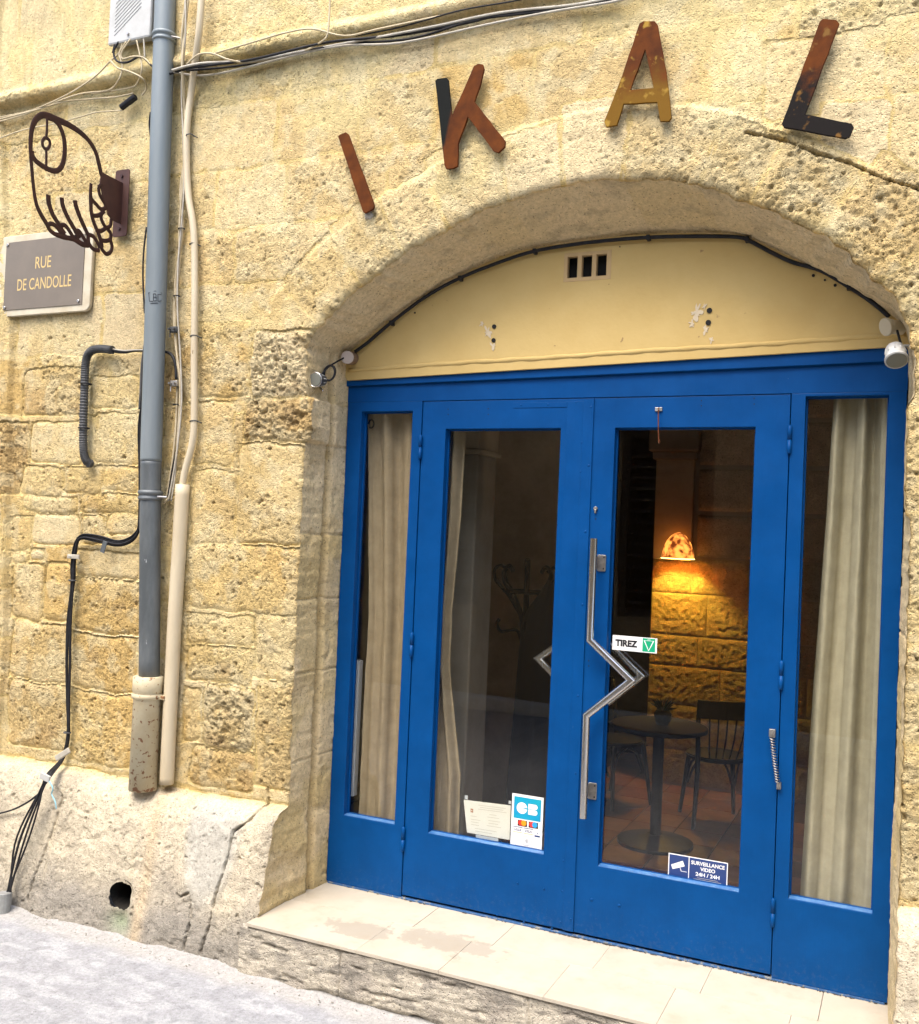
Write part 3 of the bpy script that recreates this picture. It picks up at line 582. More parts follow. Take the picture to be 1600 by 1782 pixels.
# ---- tympanum: yellow plaster panel with a vent
tin = [(px, pz) for px, pz in CB[(CB[:, 1] > 2.42)][::4]]
tin = [(px * 1.012, pz + .012) for px, pz in tin]
V0 = aty(984, 464, -.03); V1 = aty(1062, 462, -.03); vz0 = aty(1022, 486, -.03).z; vz1 = aty(1022, 440, -.03).z
slots = []
for k in range(3):
    sx0 = V0.x + .008 + k * (V1.x - V0.x - .006) / 3; slots.append((sx0, sx0 + (V1.x - V0.x) / 3 - .018, vz0 + .01, vz1 - .008))
loops = [[(1.225, 2.47)] + [(-1.225, 2.405)] + tin]
loops.append([(V0.x, vz0), (V1.x, vz0), (V1.x, vz1), (V0.x, vz1)])
tymp = poly('plaster_panel', loops, .01, .08, M['plaster'], facade, .001)
vl = [[(V0.x - .004, vz0 - .004), (V1.x + .004, vz0 - .004), (V1.x + .004, vz1 + .004), (V0.x - .004, vz1 + .004)]] + [[(a, c), (b, c), (b, d), (a, d)] for a, b, c, d in slots]
vent = poly('vent', vl, -.0165, .03, mat('pale_terracotta', (.50, .345, .16), .85, bump=.0006), facade, .0015)
box('duct', V0.x, V1.x, .028, .05, vz0, vz1, M['dark'], vent, 0)
zA, zB2 = aty(608, 647, -.016).z, aty(1548, 588, -.016).z
# plaster lip above the frame, slightly wavy
bm = bmesh.new(); P = [Vector((xx, -.024, .006 + zA + (xx + 1.235) / 2.40 * (zB2 - zA) + .0012 * math.sin(xx * 7) + .0012 * math.sin(xx * 31))) for xx in np.linspace(-1.22, 1.22, 80)]
tube_bm(bm, P, [.012 + .0012 * math.sin(i * 1.7) for i in range(80)], 8); from_bm('plaster_lip', bm, M['plaster'], facade, True)
def blob(cx, cz, r, seed):
    out = []
    for a in np.linspace(0, 2 * math.pi, 49)[:-1]:
        k = .62 + .9 * float(pn(math.cos(a) * 1.3 + seed, math.sin(a) * 1.3, 1.0, 2)) + .5 * float(pn(math.cos(a) * 4, math.sin(a) * 4 + seed, 1.0, 5)); out.append((cx + r * max(.15, k) * math.cos(a), cz + r * max(.15, k) * math.sin(a) * 1.2))
    return out
for (px, py, r) in ((1212, 543, .027), (1226, 532, .013), (1204, 562, .012), (1228, 574, .016), (1238, 592, .009), (848, 577, .021), (838, 563, .010), (857, 602, .014)):
    p = aty(px, py, -.035); poly('filler_patch', [blob(p.x, p.z, r, px)], -.0315, .002, M['patch'], facade, .0005)
for (px, py, r) in ((1235, 540, .011), (1233, 561, .011), (860, 568, .010), (859, 592, .010), (1416, 479, .006), (1436, 487, .004), (1454, 496, .006), (722, 544, .004), (1079, 429, .0025)):
    p = aty(px, py, -.034); cyl('screw_hole', (p.x, -.0345, p.z), (p.x, -.02, p.z), r, M['dark'], facade, 12)

# ------------------------------------------------------------------ street and step
sx = np.concatenate([np.arange(-14, -3.3, .3), np.arange(-3.3, 1.6, .014), np.arange(1.6, 12, .3)]); sy = np.concatenate([np.arange(-9, -2.2, .2), np.arange(-2.2, -.2, .014), [-.1]])
GX, GY = np.meshgrid(sx, sy); g = GX.ravel(); h = GY.ravel()
zz = -.232 + .006 * fbm(g, h, 1.3, 3, 301) + .0015 * fbm(g, h, 24, 3, 305) + .018 * np.exp(-np.maximum(-.56 - h + .02 * pn(g, h * 0, 6, 310), 0) / .035)
def crk2(P, wd, dp):
    d = np.full(g.shape, 9.)
    for a_, b_ in zip(P[:-1], P[1:]):
        vx, vy = b_.x - a_.x, b_.y - a_.y; t = np.clip(((g - a_.x) * vx + (h - a_.y) * vy) / (vx * vx + vy * vy), 0, 1); d = np.minimum(d, np.hypot(g - a_.x - t * vx, h - a_.y - t * vy))
    return dp * (1 - sst(wd * .3, wd, d + .004 * pn(g, h, 20, 3)))
zz -= crk2([atz(a, b, -.23) for a, b in ((225, 1785), (245, 1772), (275, 1760))], .02, .008)
zz -= crk2([atz(a, b, -.23) for a, b in ((95, 1612), (60, 1625), (0, 1640))], .016, .006)
nsx, nsy = len(sx), len(sy); a = np.arange((nsy - 1) * nsx).reshape(nsy - 1, nsx)[:, :-1].ravel()
sc = np.tile(np.array((.30, .307, .322)), (len(g), 1)); sc = blend(sc, (.37, .377, .39), sst(-.2, .5, fbm(g * .5, h * 1.6, 9, 5, 320))); sc = blend(sc, (.22, .226, .238), .6 * sst(.1, .7, fbm(g, h, 16, 4, 325)))
sc = blend(sc, (.36, .35, .33), .9 * sst(.10, .0, np.maximum(-.62 - h, 0) + .03 * pn(g, h, 7, 7)))
gm = stone_mat('worn_concrete', .0035, .003); gm.node_tree.nodes['Map Range.001'].inputs[4].default_value = .72
tag(grid_mesh('street', np.c_[g, h, zz], np.c_[a, a + 1, a + nsx + 1, a + nsx], sc, np.full(len(g), .7), gm), kind='structure')
gb = bmesh.new(); gq = random.Random(8)
for k in range(230):
    xx = gq.uniform(-3.1, .2); yy2 = -.578 - abs(gq.gauss(0, .028)) - (.012 if xx > -1.2 else 0) + .015 * math.sin(xx * 9); sz = gq.uniform(.0012, .0032) + (.004 if gq.random() > .96 else 0); r0 = bmesh.ops.create_icosphere(gb, subdivisions=1, radius=sz); k1, k2 = gq.uniform(.7, 2), gq.uniform(.7, 1.6)
    for v in r0['verts']: v.co = Vector((v.co.x * k1 + xx, v.co.y * k2 + yy2, v.co.z * .6 - .226))
tag(from_bm('grit', gb, mat('gutter_grit', (.24, .21, .17), .95, col2=(.10, .085, .07), scale=30), None), 'loose grit and small stones along the foot of the wall', 'grit', kind='stuff')
step = empty('doorstep', (0, -.3, -.23), 'wide cream marble doorstep with an old grey stone edge in front of the blue doors', 'doorstep')
ts = [-1.262, aty(660, 1600, -.4).x, -.35, .08, .50, .92, 1.262]; 
for i in range(len(ts) - 1):
    bm = bmesh.new(); bbox(bm, ts[i] + .0005, ts[i + 1] - .0005, -.586, -.262, -.020, -.006 + random.uniform(-.0004, .0004), .0012); from_bm('slab', bm, M['tile'], step)
    off = .09 if i not in (0, 5) else 0
    bm = bmesh.new(); bbox(bm, max(ts[i] + off, -1.262) + .0005, min(ts[i + 1] + off, 1.262) - .0005, -.2605, .11, -.020, -.006 + random.uniform(-.0004, .0004), .0012)
    if i in (0,): 
        bm.free(); bm = bmesh.new(); bbox(bm, ts[0] + .0012, ts[1] + .0878, -.2605, .11, -.020, -.0062, .0012)
    if i == 5:
        bm.free(); bm = bmesh.new(); bbox(bm, ts[5] + .0912, ts[6] - .0012, -.2605, .11, -.020, -.006, .0012)
    from_bm('slab', bm, M['tile'], step)
# soft worn stains soaked into the slabs
def soak(m, spots):
    nt = m.node_tree; N = nt.nodes; Lk = nt.links; b = N['Principled BSDF']; cur = b.inputs['Base Color'].links[0].from_socket; ge = N.new('ShaderNodeNewGeometry')
    n = N.new('ShaderNodeTexNoise'); n.inputs['Scale'].default_value = 16; n.inputs['Detail'].default_value = 7; n.inputs['Roughness'].default_value = .62; Lk.new(ge.outputs['Position'], n.inputs[0])
    for (p, rx_, ry_, col, k) in spots:
        mp = N.new('ShaderNodeMapping'); mp.vector_type = 'TEXTURE'; mp.inputs['Location'].default_value = (p.x, p.y, -.006); mp.inputs['Scale'].default_value = (rx_, ry_, 1); Lk.new(ge.outputs['Position'], mp.inputs[0])
        ln = N.new('ShaderNodeVectorMath'); ln.operation = 'LENGTH'; Lk.new(mp.outputs[0], ln.inputs[0])
        ma = N.new('ShaderNodeMath'); ma.operation = 'MULTIPLY_ADD'; ma.inputs[1].default_value = 2.6; Lk.new(n.outputs['Fac'], ma.inputs[0]); Lk.new(ln.outputs['Value'], ma.inputs[2])
        mr = N.new('ShaderNodeMapRange'); mr.inputs[1].default_value = 2.32; mr.inputs[2].default_value = 2.12; mr.inputs[3].default_value = 0; mr.inputs[4].default_value = k; Lk.new(ma.outputs[0], mr.inputs[0])
        mx = N.new('ShaderNodeMix'); mx.data_type = 'RGBA'; mx.inputs['B'].default_value = (*col, 1); Lk.new(mr.outputs[0], mx.inputs['Factor']); Lk.new(cur, mx.inputs['A']); cur = mx.outputs['Result']
    n2 = N.new('ShaderNodeTexNoise'); n2.inputs['Scale'].default_value = 7; n2.inputs['Detail'].default_value = 8; n2.inputs['Roughness'].default_value = .7; Lk.new(ge.outputs['Position'], n2.inputs[0])
    m2 = N.new('ShaderNodeMapRange'); m2.inputs[1].default_value = .52; m2.inputs[2].default_value = .72; m2.inputs[4].default_value = .5; Lk.new(n2.outputs['Fac'], m2.inputs[0])
    mx = N.new('ShaderNodeMix'); mx.data_type = 'RGBA'; mx.inputs['B'].default_value = (.33, .27, .19, 1); Lk.new(m2.outputs[0], mx.inputs['Factor']); Lk.new(cur, mx.inputs['A']); Lk.new(mx.outputs['Result'], b.inputs['Base Color'])
soak(M['tile'], ((atz(625, 1618, -.006), .17, .085, (.30, .268, .215), .7), (atz(775, 1640, -.006), .24, .10, (.30, .268, .215), .7)))
# riser: old cracked limestone in long blocks
rx = np.arange(-1.30, 1.35, .0065); rz = np.arange(-.28, -.0165, .0065); RX, RZ = np.meshgrid(rx, rz); u_ = RX.ravel(); v_ = RZ.ravel()
rs_cuts = [-1.30, -.80, .02, .75, 1.4]
rh = .006 * fbm(u_, v_, 4, 3, 401) + .0035 * fbm(u_, v_ * 3.5, 16, 4, 405) - .012 * sst(.35, .75, fbm(u_ * .6, v_ * 3, 9, 3, 409)) - .008 * np.exp(-(-.0185 - v_) / .008)
rh -= .022 * sst(-.19, -.23, v_ + .02 * pn(u_, v_ * 0, 5, 411)) * sst(.1, .5, pn(u_, v_ * 0, 2.1, 412) + .3)
for c_ in rs_cuts[1:-1]: rh -= .008 * (1 - sst(.002, .008, np.abs(u_ - c_ + .01 * pn(u_, v_, 12, 8))))
rc = np.tile(np.array((.50, .45, .36)), (len(u_), 1)); rc = blend(rc, (.38, .34, .28), sst(-.2, .4, fbm(u_, v_, 5, 4, 420))); rc = blend(rc, (.24, .22, .185), .7 * sst(.15, .5, fbm(u_, v_ * 2, 9, 4, 424)))
nrx, nrz = len(rx), len(rz); a = np.arange((nrz - 1) * nrx).reshape(nrz - 1, nrx)[:, :-1].ravel(); RFc = np.c_[a, a + 1, a + nrx + 1, a + nrx]
rco = np.c_[u_, -.580 - rh, v_]; cid = np.searchsorted(rs_cuts, u_[RFc[:, 0]])
for k in np.unique(cid):
    f = RFc[cid == k]; u, inv = np.unique(f.ravel(), return_inverse=True); grid_mesh('edge_stone', rco[u], inv.reshape(-1, 4), rc[u], np.full(len(u), .7), M['stone'], step)

# ------------------------------------------------------------------ blue shopfront
sf = empty('blue_shopfront', (0, .03, 0), 'blue painted metal shopfront with two glazed doors between narrow sidelights under the arch', 'shopfront')
bl = M['blue']
zA, zB2 = aty(608, 647, -.016).z, aty(1548, 588, -.016).z; zC, zD2 = aty(608, 671, -.016).z, aty(1560, 627, -.016).z
poly('fascia', [[(-1.238, zC), (1.238, zD2), (1.238, zB2), (-1.238, zA)]], .022, .076, bl, sf, .003)
poly('head_rail', [[(-1.234, 2.3035), (1.234, 2.3035), (1.234, zD2 - .0005), (-1.234, zC - .0005)]], .030, .060, bl, sf, .002)
M['ledge'] = mat('sky_highlight_ledge_paint', (.035, .13, .34), .3, col2=(.10, .22, .42), scale=30, spec=.7)  # lighter, glossier blue: the sky's highlight on the ledges put into their colour
def pane(parent, a0, a1, b0, b1, y=.045):
    box('pane', a0 - .006, a1 + .006, y, y + .004, b0 - .006, b1 + .006, M['glass'], parent, 0)
    ring_panel('bead', a0 - .001, a1 + .001, b0 - .001, b1 + .001, a0 + .006, a1 - .006, b0 + .006, b1 - .006, .0335, .0445, bl, parent, .001)
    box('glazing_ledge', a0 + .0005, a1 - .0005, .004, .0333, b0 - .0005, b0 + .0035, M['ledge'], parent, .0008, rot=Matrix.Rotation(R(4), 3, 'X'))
for (x0, x1, a0, a1, b0, b1) in ((-1.234, -.829, -1.154, -.879, .326, 2.256), (.816, 1.234, .87, 1.172, .321, 2.297 - .008)):
    s_ = ring_panel('sidelight', x0, x1, .002, 2.302, a0, a1, b0, b1, .0, .06, bl, sf)
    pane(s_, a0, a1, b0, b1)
LEAF = []
for (x0, x1, a0, a1, b0, b1) in ((-.8255, -.0015, -.704, -.145, .315, 2.170), (.0015, .8125, .1, .681, .309, 2.170)):
    s_ = ring_panel('door_leaf', x0, x1, .012, 2.2995, a0, a1, b0, b1, .003, .055, bl, sf); LEAF.append(s_)
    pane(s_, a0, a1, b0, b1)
Lf, Rt = LEAF
box('cover_strip', -.043, .004, -.004, .0028, .014, 2.297, bl, Lf, .001)
box('cover_plate', -.118, -.0435, .0005, .0029, .016, 2.286, bl, Lf, .0008)
box('cover_plate', -.372, -.1185, .0008, .0029, 2.262, 2.285, bl, Lf, .0008)
box('threshold_strip', -1.225, 1.225, -.003, .05, -.006, .002, M['blue_edge'], sf, .001)
def rivet(px, py, par, r=.0052, yb=-.004):
    p = aty(px, py, yb); bm = bmesh.new(); bmesh.ops.create_uvsphere(bm, u_segments=10, v_segments=6, radius=r)
    for v in bm.verts: v.co = Vector((p.x + v.co.x, yb + v.co.y * .45, p.z + v.co.z))
    from_bm('rivet', bm, bl, par, True)
for (px, py) in ((1029, 708), (1025, 810), (1019, 925), (1014, 1052), (1006, 1211), (1002, 1346), (994, 1600)): rivet(px, py, Lf)
for (px, py) in ((1016, 716), (1013, 770), (1011, 821), (1003, 700), (954, 704), (907, 705), (981, 1498), (979, 1551), (901, 1537), (947, 1547), (866, 1593), (912, 1605), (961, 1616), (976, 1605)): rivet(px, py, Lf, .0048, .001)
for (px, py) in ((1030, 1566), (1078, 1576)): rivet(px, py, Rt, .007, .003)
for (px, py) in ((780, 712), (780, 721), (850, 711), (850, 721), (1221, 697), (1221, 706), (1313, 693), (1313, 703)):
    p = aty(px, py, .002); cyl('screw_hole', (p.x, .0022, p.z), (p.x, .006, p.z), .0026, M['dark'], Lf if px < 1030 else Rt, 8)
for (px, py, par, xo) in ((731, 778, Lf, 0), (714, 1122, Lf, 0), (696, 1460, Lf, 0), (1373, 765, Rt, 0), (1355, 1175, Rt, 0), (1340, 1588, Rt, 0)):
    p = aty(px, py, -.006); xx = -.8275 if par is Lf else .8145
    bm = bmesh.new(); tube_bm(bm, [Vector((xx, -.006, p.z + dz)) for dz in (-.056, -.052, -.002, -.0019, .0019, .002, .052, .058)], [.004, .0085, .0085, .006, .006, .0085, .0085, .003], 12); from_bm('hinge', bm, bl, par, True)
dbm = bmesh.new(); dq = random.Random(3)
for k in range(170):
    xx = dq.uniform(-.2, 1.2) if dq.random() < .8 else dq.uniform(-1.2, 1.2); sz = dq.uniform(.002, .006); r0 = bmesh.ops.create_icosphere(dbm, subdivisions=1, radius=sz)
    for v in r0['verts']: v.co = Vector((v.co.x * dq.uniform(.8, 2.2) + xx, v.co.y + dq.uniform(-.010, .001), abs(v.co.z) * .7 - .0065))
dob = from_bm('grit', dbm, mat('dark_grit', (.05, .045, .035), .95), None); tag(dob, 'dark grit and crumbs gathered along the foot of the blue doors', 'grit', kind='stuff')
# pull handles
def handle(par, pts, y, r=.0155, name='pull_handle'):
    P = [Vector((q.x, y, q.z)) for q in pts]; bm = bmesh.new()
    Q = [P[0]]
    for i in range(1, len(P) - 1): Q.append(P[i])
    Q.append(P[-1])
    # mitred square-ish round tube
    rings = []; sides = 16
    for i, p in enumerate(Q):
        d0 = (Q[i] - Q[i - 1]).normalized() if i else (Q[1] - Q[0]).normalized(); d1 = (Q[i + 1] - Q[i]).normalized() if i < len(Q) - 1 else d0
        t = (d0 + d1).normalized(); n = Vector((0, 1, 0)); b = t.cross(n).normalized(); k = 1 / max(.3, t.dot(d1))
        rings.append([bm.verts.new(p + b * (r * k * math.cos(2 * math.pi * j / sides)) + n * (r * math.sin(2 * math.pi * j / sides))) for j in range(sides)])
    for i in range(len(rings) - 1):
        for j in range(sides): bm.faces.new((rings[i][j], rings[i][(j + 1) % sides], rings[i + 1][(j + 1) % sides], rings[i + 1][j]))
    bm.faces.new(rings[0][::-1]); bm.faces.new(rings[-1])
    bmesh.ops.recalc_face_normals(bm, faces=bm.faces)
    me = bpy.data.meshes.new(name); bm.to_mesh(me); bm.free()
    for p in me.polygons: p.use_smooth = len(p.vertices) == 4
    me.set_sharp_from_angle(angle=R(30))
    return link_mesh(name, me, M['chrome'], par)
hy = -.062
hp = [aty(a_, b_, hy) for a_, b_ in ((1034, 937), (1027, 1114), (1099, 1184), (1021, 1245), (1015, 1424))]
handle(Rt, hp, hy, .0158)
def hbracket(px, py):
    p = aty(px, py, .0); hx = aty(px - 18, py, hy).x
    poly('handle_bracket', [rrect(p.x - .022, p.x + .014, p.z - .034, p.z + .034, .004)], -.0005, .004, M['steel'], Rt, .0008)
    box('handle_stem', p.x - .026, p.x - .020, hy + .008, -.002, p.z - .028, p.z + .028, M['steel'], Rt, .001)
    for s_ in (-1, 1):
        for (sx_, sz_) in ((.006, .024),): cyl('screw', (p.x + sx_, -.0055, p.z + s_ * sz_), (p.x + sx_, -.002, p.z + s_ * sz_), .0032, M['dark'], Rt, 8)
hbracket(1049, 980); hbracket(1033, 1377)
ih = [Vector((q.x, 0, q.z)) for q in hp]; handle(Rt, ih, .11, .0158, 'inner_handle')
mh_ = [Vector((-.045 - (q.x - ih[0].x) * 1.08, 0, q.z + .03)) for q in ih]; handle(Lf, mh_, .11, .0158, 'inner_handle')
p = aty(1037, 885, 0); cyl('lock_cylinder', (p.x, -.006, p.z), (p.x, .004, p.z), .009, M['steel'], Rt, 14, bev=.001); box('lock_tail', p.x - .0035, p.x + .0035, -.0065, .004, p.z - .02, p.z - .004, M['steel'], Rt, .001)
for (px, py) in ((1037, 903), (1025, 1150), (1025, 1159)):
    p = aty(px, py, .002); cyl('screw_hole', (p.x, .0018, p.z), (p.x, .006, p.z), .003, M['dark'], Rt, 8)
# hook at the top of the right leaf
p0 = aty(1147, 712, -.004); p1 = aty(1147, 768, -.012)
box('hook_plate', p0.x - .016, p0.x + .014, -.005, .0025, p0.z - .008, p0.z + .008, M['steel'], Rt, .001)
tube('hook', [p0 + Vector((.002, -.008, .006)), p0 + Vector((.002, -.014, -.01)), p0.lerp(p1, .5) + Vector((0, -.008, 0)), p1, p1 + Vector((.006, -.012, -.006)), p1 + Vector((.008, -.02, .004))], .0024, M['rust'], Rt, 6)
# closing spring between the right leaf and its mullion
a_ = aty(1344, 1283, -.02); b_ = aty(1354, 1362, -.02); bm = bmesh.new(); n = 17 * 9; P = []
for i in range(n + 1):
    t = i / n; c = a_.lerp(b_, t) + Vector((0, -.006 * math.sin(math.pi * t), 0)); an = t * 17 * 2 * math.pi; P.append(c + Vector((math.cos(an) * .0085, math.sin(an) * .0085, 0)))
tube_bm(bm, P, .0021, 5); from_bm('closing_spring', bm, M['steel'], Rt, True)
box('spring_plate', a_.x - .012, a_.x + .012, -.02, .0, a_.z, a_.z + .03, M['steel'], Rt, .001); box('spring_plate', b_.x - .004, b_.x + .012, -.02, .0, b_.z - .026, b_.z, M['steel'], Rt, .001)

# ------------------------------------------------------------------ stickers on the panes (stand on the outside of the glass)
GY_ = .0435
def rect_px(x0, y0, x1, y1, y=GY_):
    ym, xm = (y0 + y1) / 2, (x0 + x1) / 2; return aty(x0, ym, y).x, aty(x1, ym, y).x, aty(xm, y1, y).z, aty(xm, y0, y).z
def flat(name, x0, x1, z0, z1, k, m, par): return box(name, x0, x1, GY_ - k - .0003, GY_ - k, z0, z1, m, par, 0)
x0, x1, z0, z1 = rect_px(1066, 1108, 1144, 1134)
t = empty('pull_sticker', (x0, GY_, z0), 'small white TIREZ sticker with a green arrow square beside the steel handle', 'sticker')
flat('backing', x0, x1, z0, z1, 0, M['white'], t); text('lettering', 'TIREZ', x0 + (x1 - x0) * .32, GY_ - .0008, (z0 + z1) / 2, (z1 - z0) * .46, M['ink'], t, off=.055, width=(x1 - x0) * .5)
gx0, gx1 = x0 + (x1 - x0) * .68, x0 + (x1 - x0) * .96; flat('green_square', gx0, gx1, z0 + .004, z1 - .003, .0005, M['green'], t)
gm_ = (gx0 + gx1) / 2; gw = (gx1 - gx0) * .42
tr = [(gm_ - gw, z1 - .012), (gm_ + gw, z1 - .012), (gm_, z0 + .006)]; tr2 = [(gm_ - gw * .75, z1 - .0135), (gm_ + gw * .75, z1 - .0135), (gm_, z0 + .011)]
poly('arrow', [tr, tr2], GY_ - .0011, 0, M['white'], t); poly('arrow', [[(gm_ - .006, z1 - .006), (gm_ + .006, z1 - .006), (gm_ + .006, z1 - .010), (gm_ - .006, z1 - .010)], [(gm_ - .005, z1 - .007), (gm_ + .005, z1 - .007), (gm_ + .005, z1 - .009), (gm_ - .005, z1 - .009)]], GY_ - .0011, 0, M['white'], t)
# video surveillance
x0, x1, z0, z1 = rect_px(1163, 1488, 1267, 1545); z0 = aty(1215, 1538, GY_).z; z1 = aty(1215, 1493, GY_).z
t = empty('camera_notice', (x0, GY_, z0), 'navy and white video surveillance sticker at the foot of the right door pane', 'sticker')
W_, H_ = x1 - x0, z1 - z0
flat('backing', x0, x1, z0, z1, 0, M['white'], t); flat('navy_panel', x0 + .004, x0 + W_ * .345, z0 + .004, z1 - .004, .0005, M['navy'], t); flat('navy_panel', x0 + W_ * .36, x1 - .004, z0 + .004, z1 - .004, .0005, M['navy'], t)
text('lettering', 'SURVEILLANCE', x0 + W_ * .67, GY_ - .0012, z0 + H_ * .79, H_ * .15, M['white'], t, off=.03, width=W_ * .56)
text('lettering', 'VIDEO', x0 + W_ * .67, GY_ - .0012, z0 + H_ * .58, H_ * .15, M['white'], t, off=.03, width=W_ * .25)
text('lettering', '24H / 24H', x0 + W_ * .67, GY_ - .0012, z0 + H_ * .37, H_ * .15, M['white'], t, off=.03, width=W_ * .40)
for k in range(2): flat('small_print', x0 + W_ * (.50 - .06 * k), x0 + W_ * (.84 + .06 * k), z0 + H_ * (.22 - .06 * k), z0 + H_ * (.235 - .06 * k), .001, M['greyink'], t)
cx_, cz_ = x0 + W_ * .18, z0 + H_ * .55
def rotp(P, a): return [(cx_ + (u - cx_) * math.cos(a) - (v - cz_) * math.sin(a), cz_ + (u - cx_) * math.sin(a) + (v - cz_) * math.cos(a)) for u, v in P]
poly('camera_symbol', [rotp([(cx_ - W_ * .12, cz_ - H_ * .06), (cx_ + W_ * .10, cz_ - H_ * .06), (cx_ + W_ * .10, cz_ + H_ * .16), (cx_ - W_ * .12, cz_ + H_ * .12)], R(22))], GY_ - .0011, 0, M['white'], t)
poly('camera_symbol', [[(cx_ + W_ * .02, cz_ - H_ * .05), (cx_ + W_ * .03, cz_ - H_ * .05), (cx_ + W_ * .05, cz_ - H_ * .17), (cx_ + W_ * .14, cz_ - H_ * .17), (cx_ + W_ * .14, cz_ - H_ * .19), (cx_ + W_ * .04, cz_ - H_ * .19)]], GY_ - .0011, 0, M['white'], t)
# card payment
x0, x1, z0, z1 = aty(890, 1430, GY_).x, aty(945, 1430, GY_).x, aty(917, 1479, GY_).z, aty(917, 1384, GY_).z; W_, H_ = x1 - x0, z1 - z0
t = empty('payment_sticker', (x0, GY_, z0), 'tall white sticker of card payment logos with a teal CB square, left door', 'sticker')
flat('backing', x0, x1, z0, z1, 0, M['white'], t)
teal = mat('teal_print', (.0, .25, .50), .4, col2=(.0, .36, .42), scale=7, lo=.3, hi=.7, detail=1)
flat('teal_panel', x0 + W_ * .07, x1 - W_ * .07, z1 - H_ * .45, z1 - H_ * .05, .0005, teal, t)
cc = (x0 + W_ * .33, z1 - H_ * .25); rr_ = W_ * .17
poly('bank_logo', [circ(cc[0], cc[1], rr_, 28, 8, 352, rz=rr_) + [(cc[0] - rr_ * .1, cc[1])]], GY_ - .0011, 0, M['white'], t)
def dlobe(zc_, hh): return [(x0 + W_ * .53, zc_ - hh), (x0 + W_ * .53, zc_ + hh)] + [(x0 + W_ * .75 + hh * math.cos(R(90 - k * 22.5)), zc_ + hh * math.sin(R(90 - k * 22.5))) for k in range(9)]
poly('bank_logo', [dlobe(cc[1] + H_ * .052, H_ * .047)], GY_ - .0011, 0, M['white'], t); poly('bank_logo', [dlobe(cc[1] - H_ * .052, H_ * .047)], GY_ - .0011, 0, M['white'], t)
pr_ = {k: mat(k + '_print', c, .4) for k, c in {'red': (.75, .03, .02), 'orange': (.85, .30, .01), 'cyan': (.02, .30, .62), 'ored': (.75, .04, .04)}.items()}
for q, (c1, c2, fx) in enumerate((('red', 'orange', .36), ('ored', 'cyan', .71))):
    zc_ = z1 - H_ * .53; xc_ = x0 + W_ * fx; flat('card_logo', xc_ - W_ * .15, xc_ + W_ * .15, zc_ - H_ * .055, zc_ + H_ * .055, .0005, M['ink'], t)
    poly('card_logo', [circ(xc_ - W_ * .045, zc_ + H_ * .008, W_ * .085, 16)], GY_ - .0011, 0, pr_[c1], t); poly('card_logo', [circ(xc_ + W_ * .045, zc_ + H_ * .008, W_ * .085, 16)], GY_ - .0013, 0, pr_[c2], t)
for fx in (.22, .56):
    flat('blue_bar', x0 + W_ * (fx - .15), x0 + W_ * (fx + .15), z1 - H_ * .615, z1 - H_ * .603, .0005, M['navy'], t); text('lettering', 'VISA', x0 + W_ * fx, GY_ - .0008, z1 - H_ * .66, H_ * .045, M['navy'], t, off=.02, width=W_ * .22, shear=.25)
    flat('yellow_bar', x0 + W_ * (fx - .15), x0 + W_ * (fx + .15), z1 - H_ * .712, z1 - H_ * .70, .0005, M['ochre_letter'], t)
text('lettering', 'V', x0 + W_ * .85, GY_ - .0008, z1 - H_ * .665, H_ * .045, M['navy'], t, off=.02); flat('blue_bar', x0 + W_ * .76, x0 + W_ * .93, z1 - H_ * .735, z1 - H_ * .705, .0005, M['navy'], t)
cc = (x0 + W_ * .5, z1 - H_ * .84)
poly('contactless_symbol', [circ(cc[0], cc[1], W_ * .18, 24, rz=W_ * .14), circ(cc[0], cc[1], W_ * .165, 24, rz=W_ * .125)], GY_ - .0008, 0, M['greyink'], t)
for k in range(3):
    r0 = W_ * (.035 + .03 * k); poly('contactless_symbol', [circ(cc[0] - W_ * .04, cc[1], r0, 8, -50, 50) + circ(cc[0] - W_ * .04, cc[1], r0 - W_ * .012, 8, 50, -50)], GY_ - .0008, 0, M['ink'], t)
flat('small_print', x0 + W_ * .15, x1 - W_ * .15, z0 + H_ * .05, z0 + H_ * .06, .0005, M['greyink'], t)
# paper notice, taped slightly skewed behind the glass edge
x0, x1 = aty(808, 1425, .0540).x, aty(888, 1430, .0540).x; c4 = [aty(a_, b_, .0515) for a_, b_ in ((807, 1392), (889, 1402), (887, 1462), (813, 1449))]
t = empty('paper_notice', (x0, .0540, c4[2].z), 'white printed notice taped inside the left door beside the payment sticker', 'notice')
poly('sheet', [[(v.x, v.z) for v in c4]], .0525, .0006, M['offwhite'], t, .0001)
def nl(u0, u1, v): 
    a_ = c4[0].lerp(c4[3], v); b_ = c4[1].lerp(c4[2], v); p_ = a_.lerp(b_, u0); q_ = a_.lerp(b_, u1); return [(p_.x, p_.z), (q_.x, q_.z), (q_.x, q_.z - .0022), (p_.x, p_.z - .0022)]
M['paleink'] = mat('pale_print', (.52, .47, .38), .6)
for (u0, u1, v) in ((.32, .9, .10), (.35, .85, .16), (.3, .92, .22), (.12, .26, .46), (.12, .34, .56), (.12, .3, .64), (.12, .3, .72), (.55, .7, .34), (.5, .76, .42), (.52, .78, .52), (.52, .74, .6), (.48, .8, .68), (.2, .7, .82), (.2, .6, .9)): poly('text_line', [nl(u0, u1, v)], .0518, 0, M['paleink'], t)
a_ = c4[0].lerp(c4[1], .16).lerp(c4[3].lerp(c4[2], .16), .3); flat_ = poly('emblem', [[(a_.x - .006, a_.z - .008), (a_.x + .007, a_.z - .009), (a_.x + .007, a_.z + .008), (a_.x - .006, a_.z + .009)]], .0517, 0, mat('brown_print', (.4, .18, .09), .6), t)
poly('emblem', [circ(a_.x, a_.z, .003, 8)], .0514, 0, M['offwhite'], t)
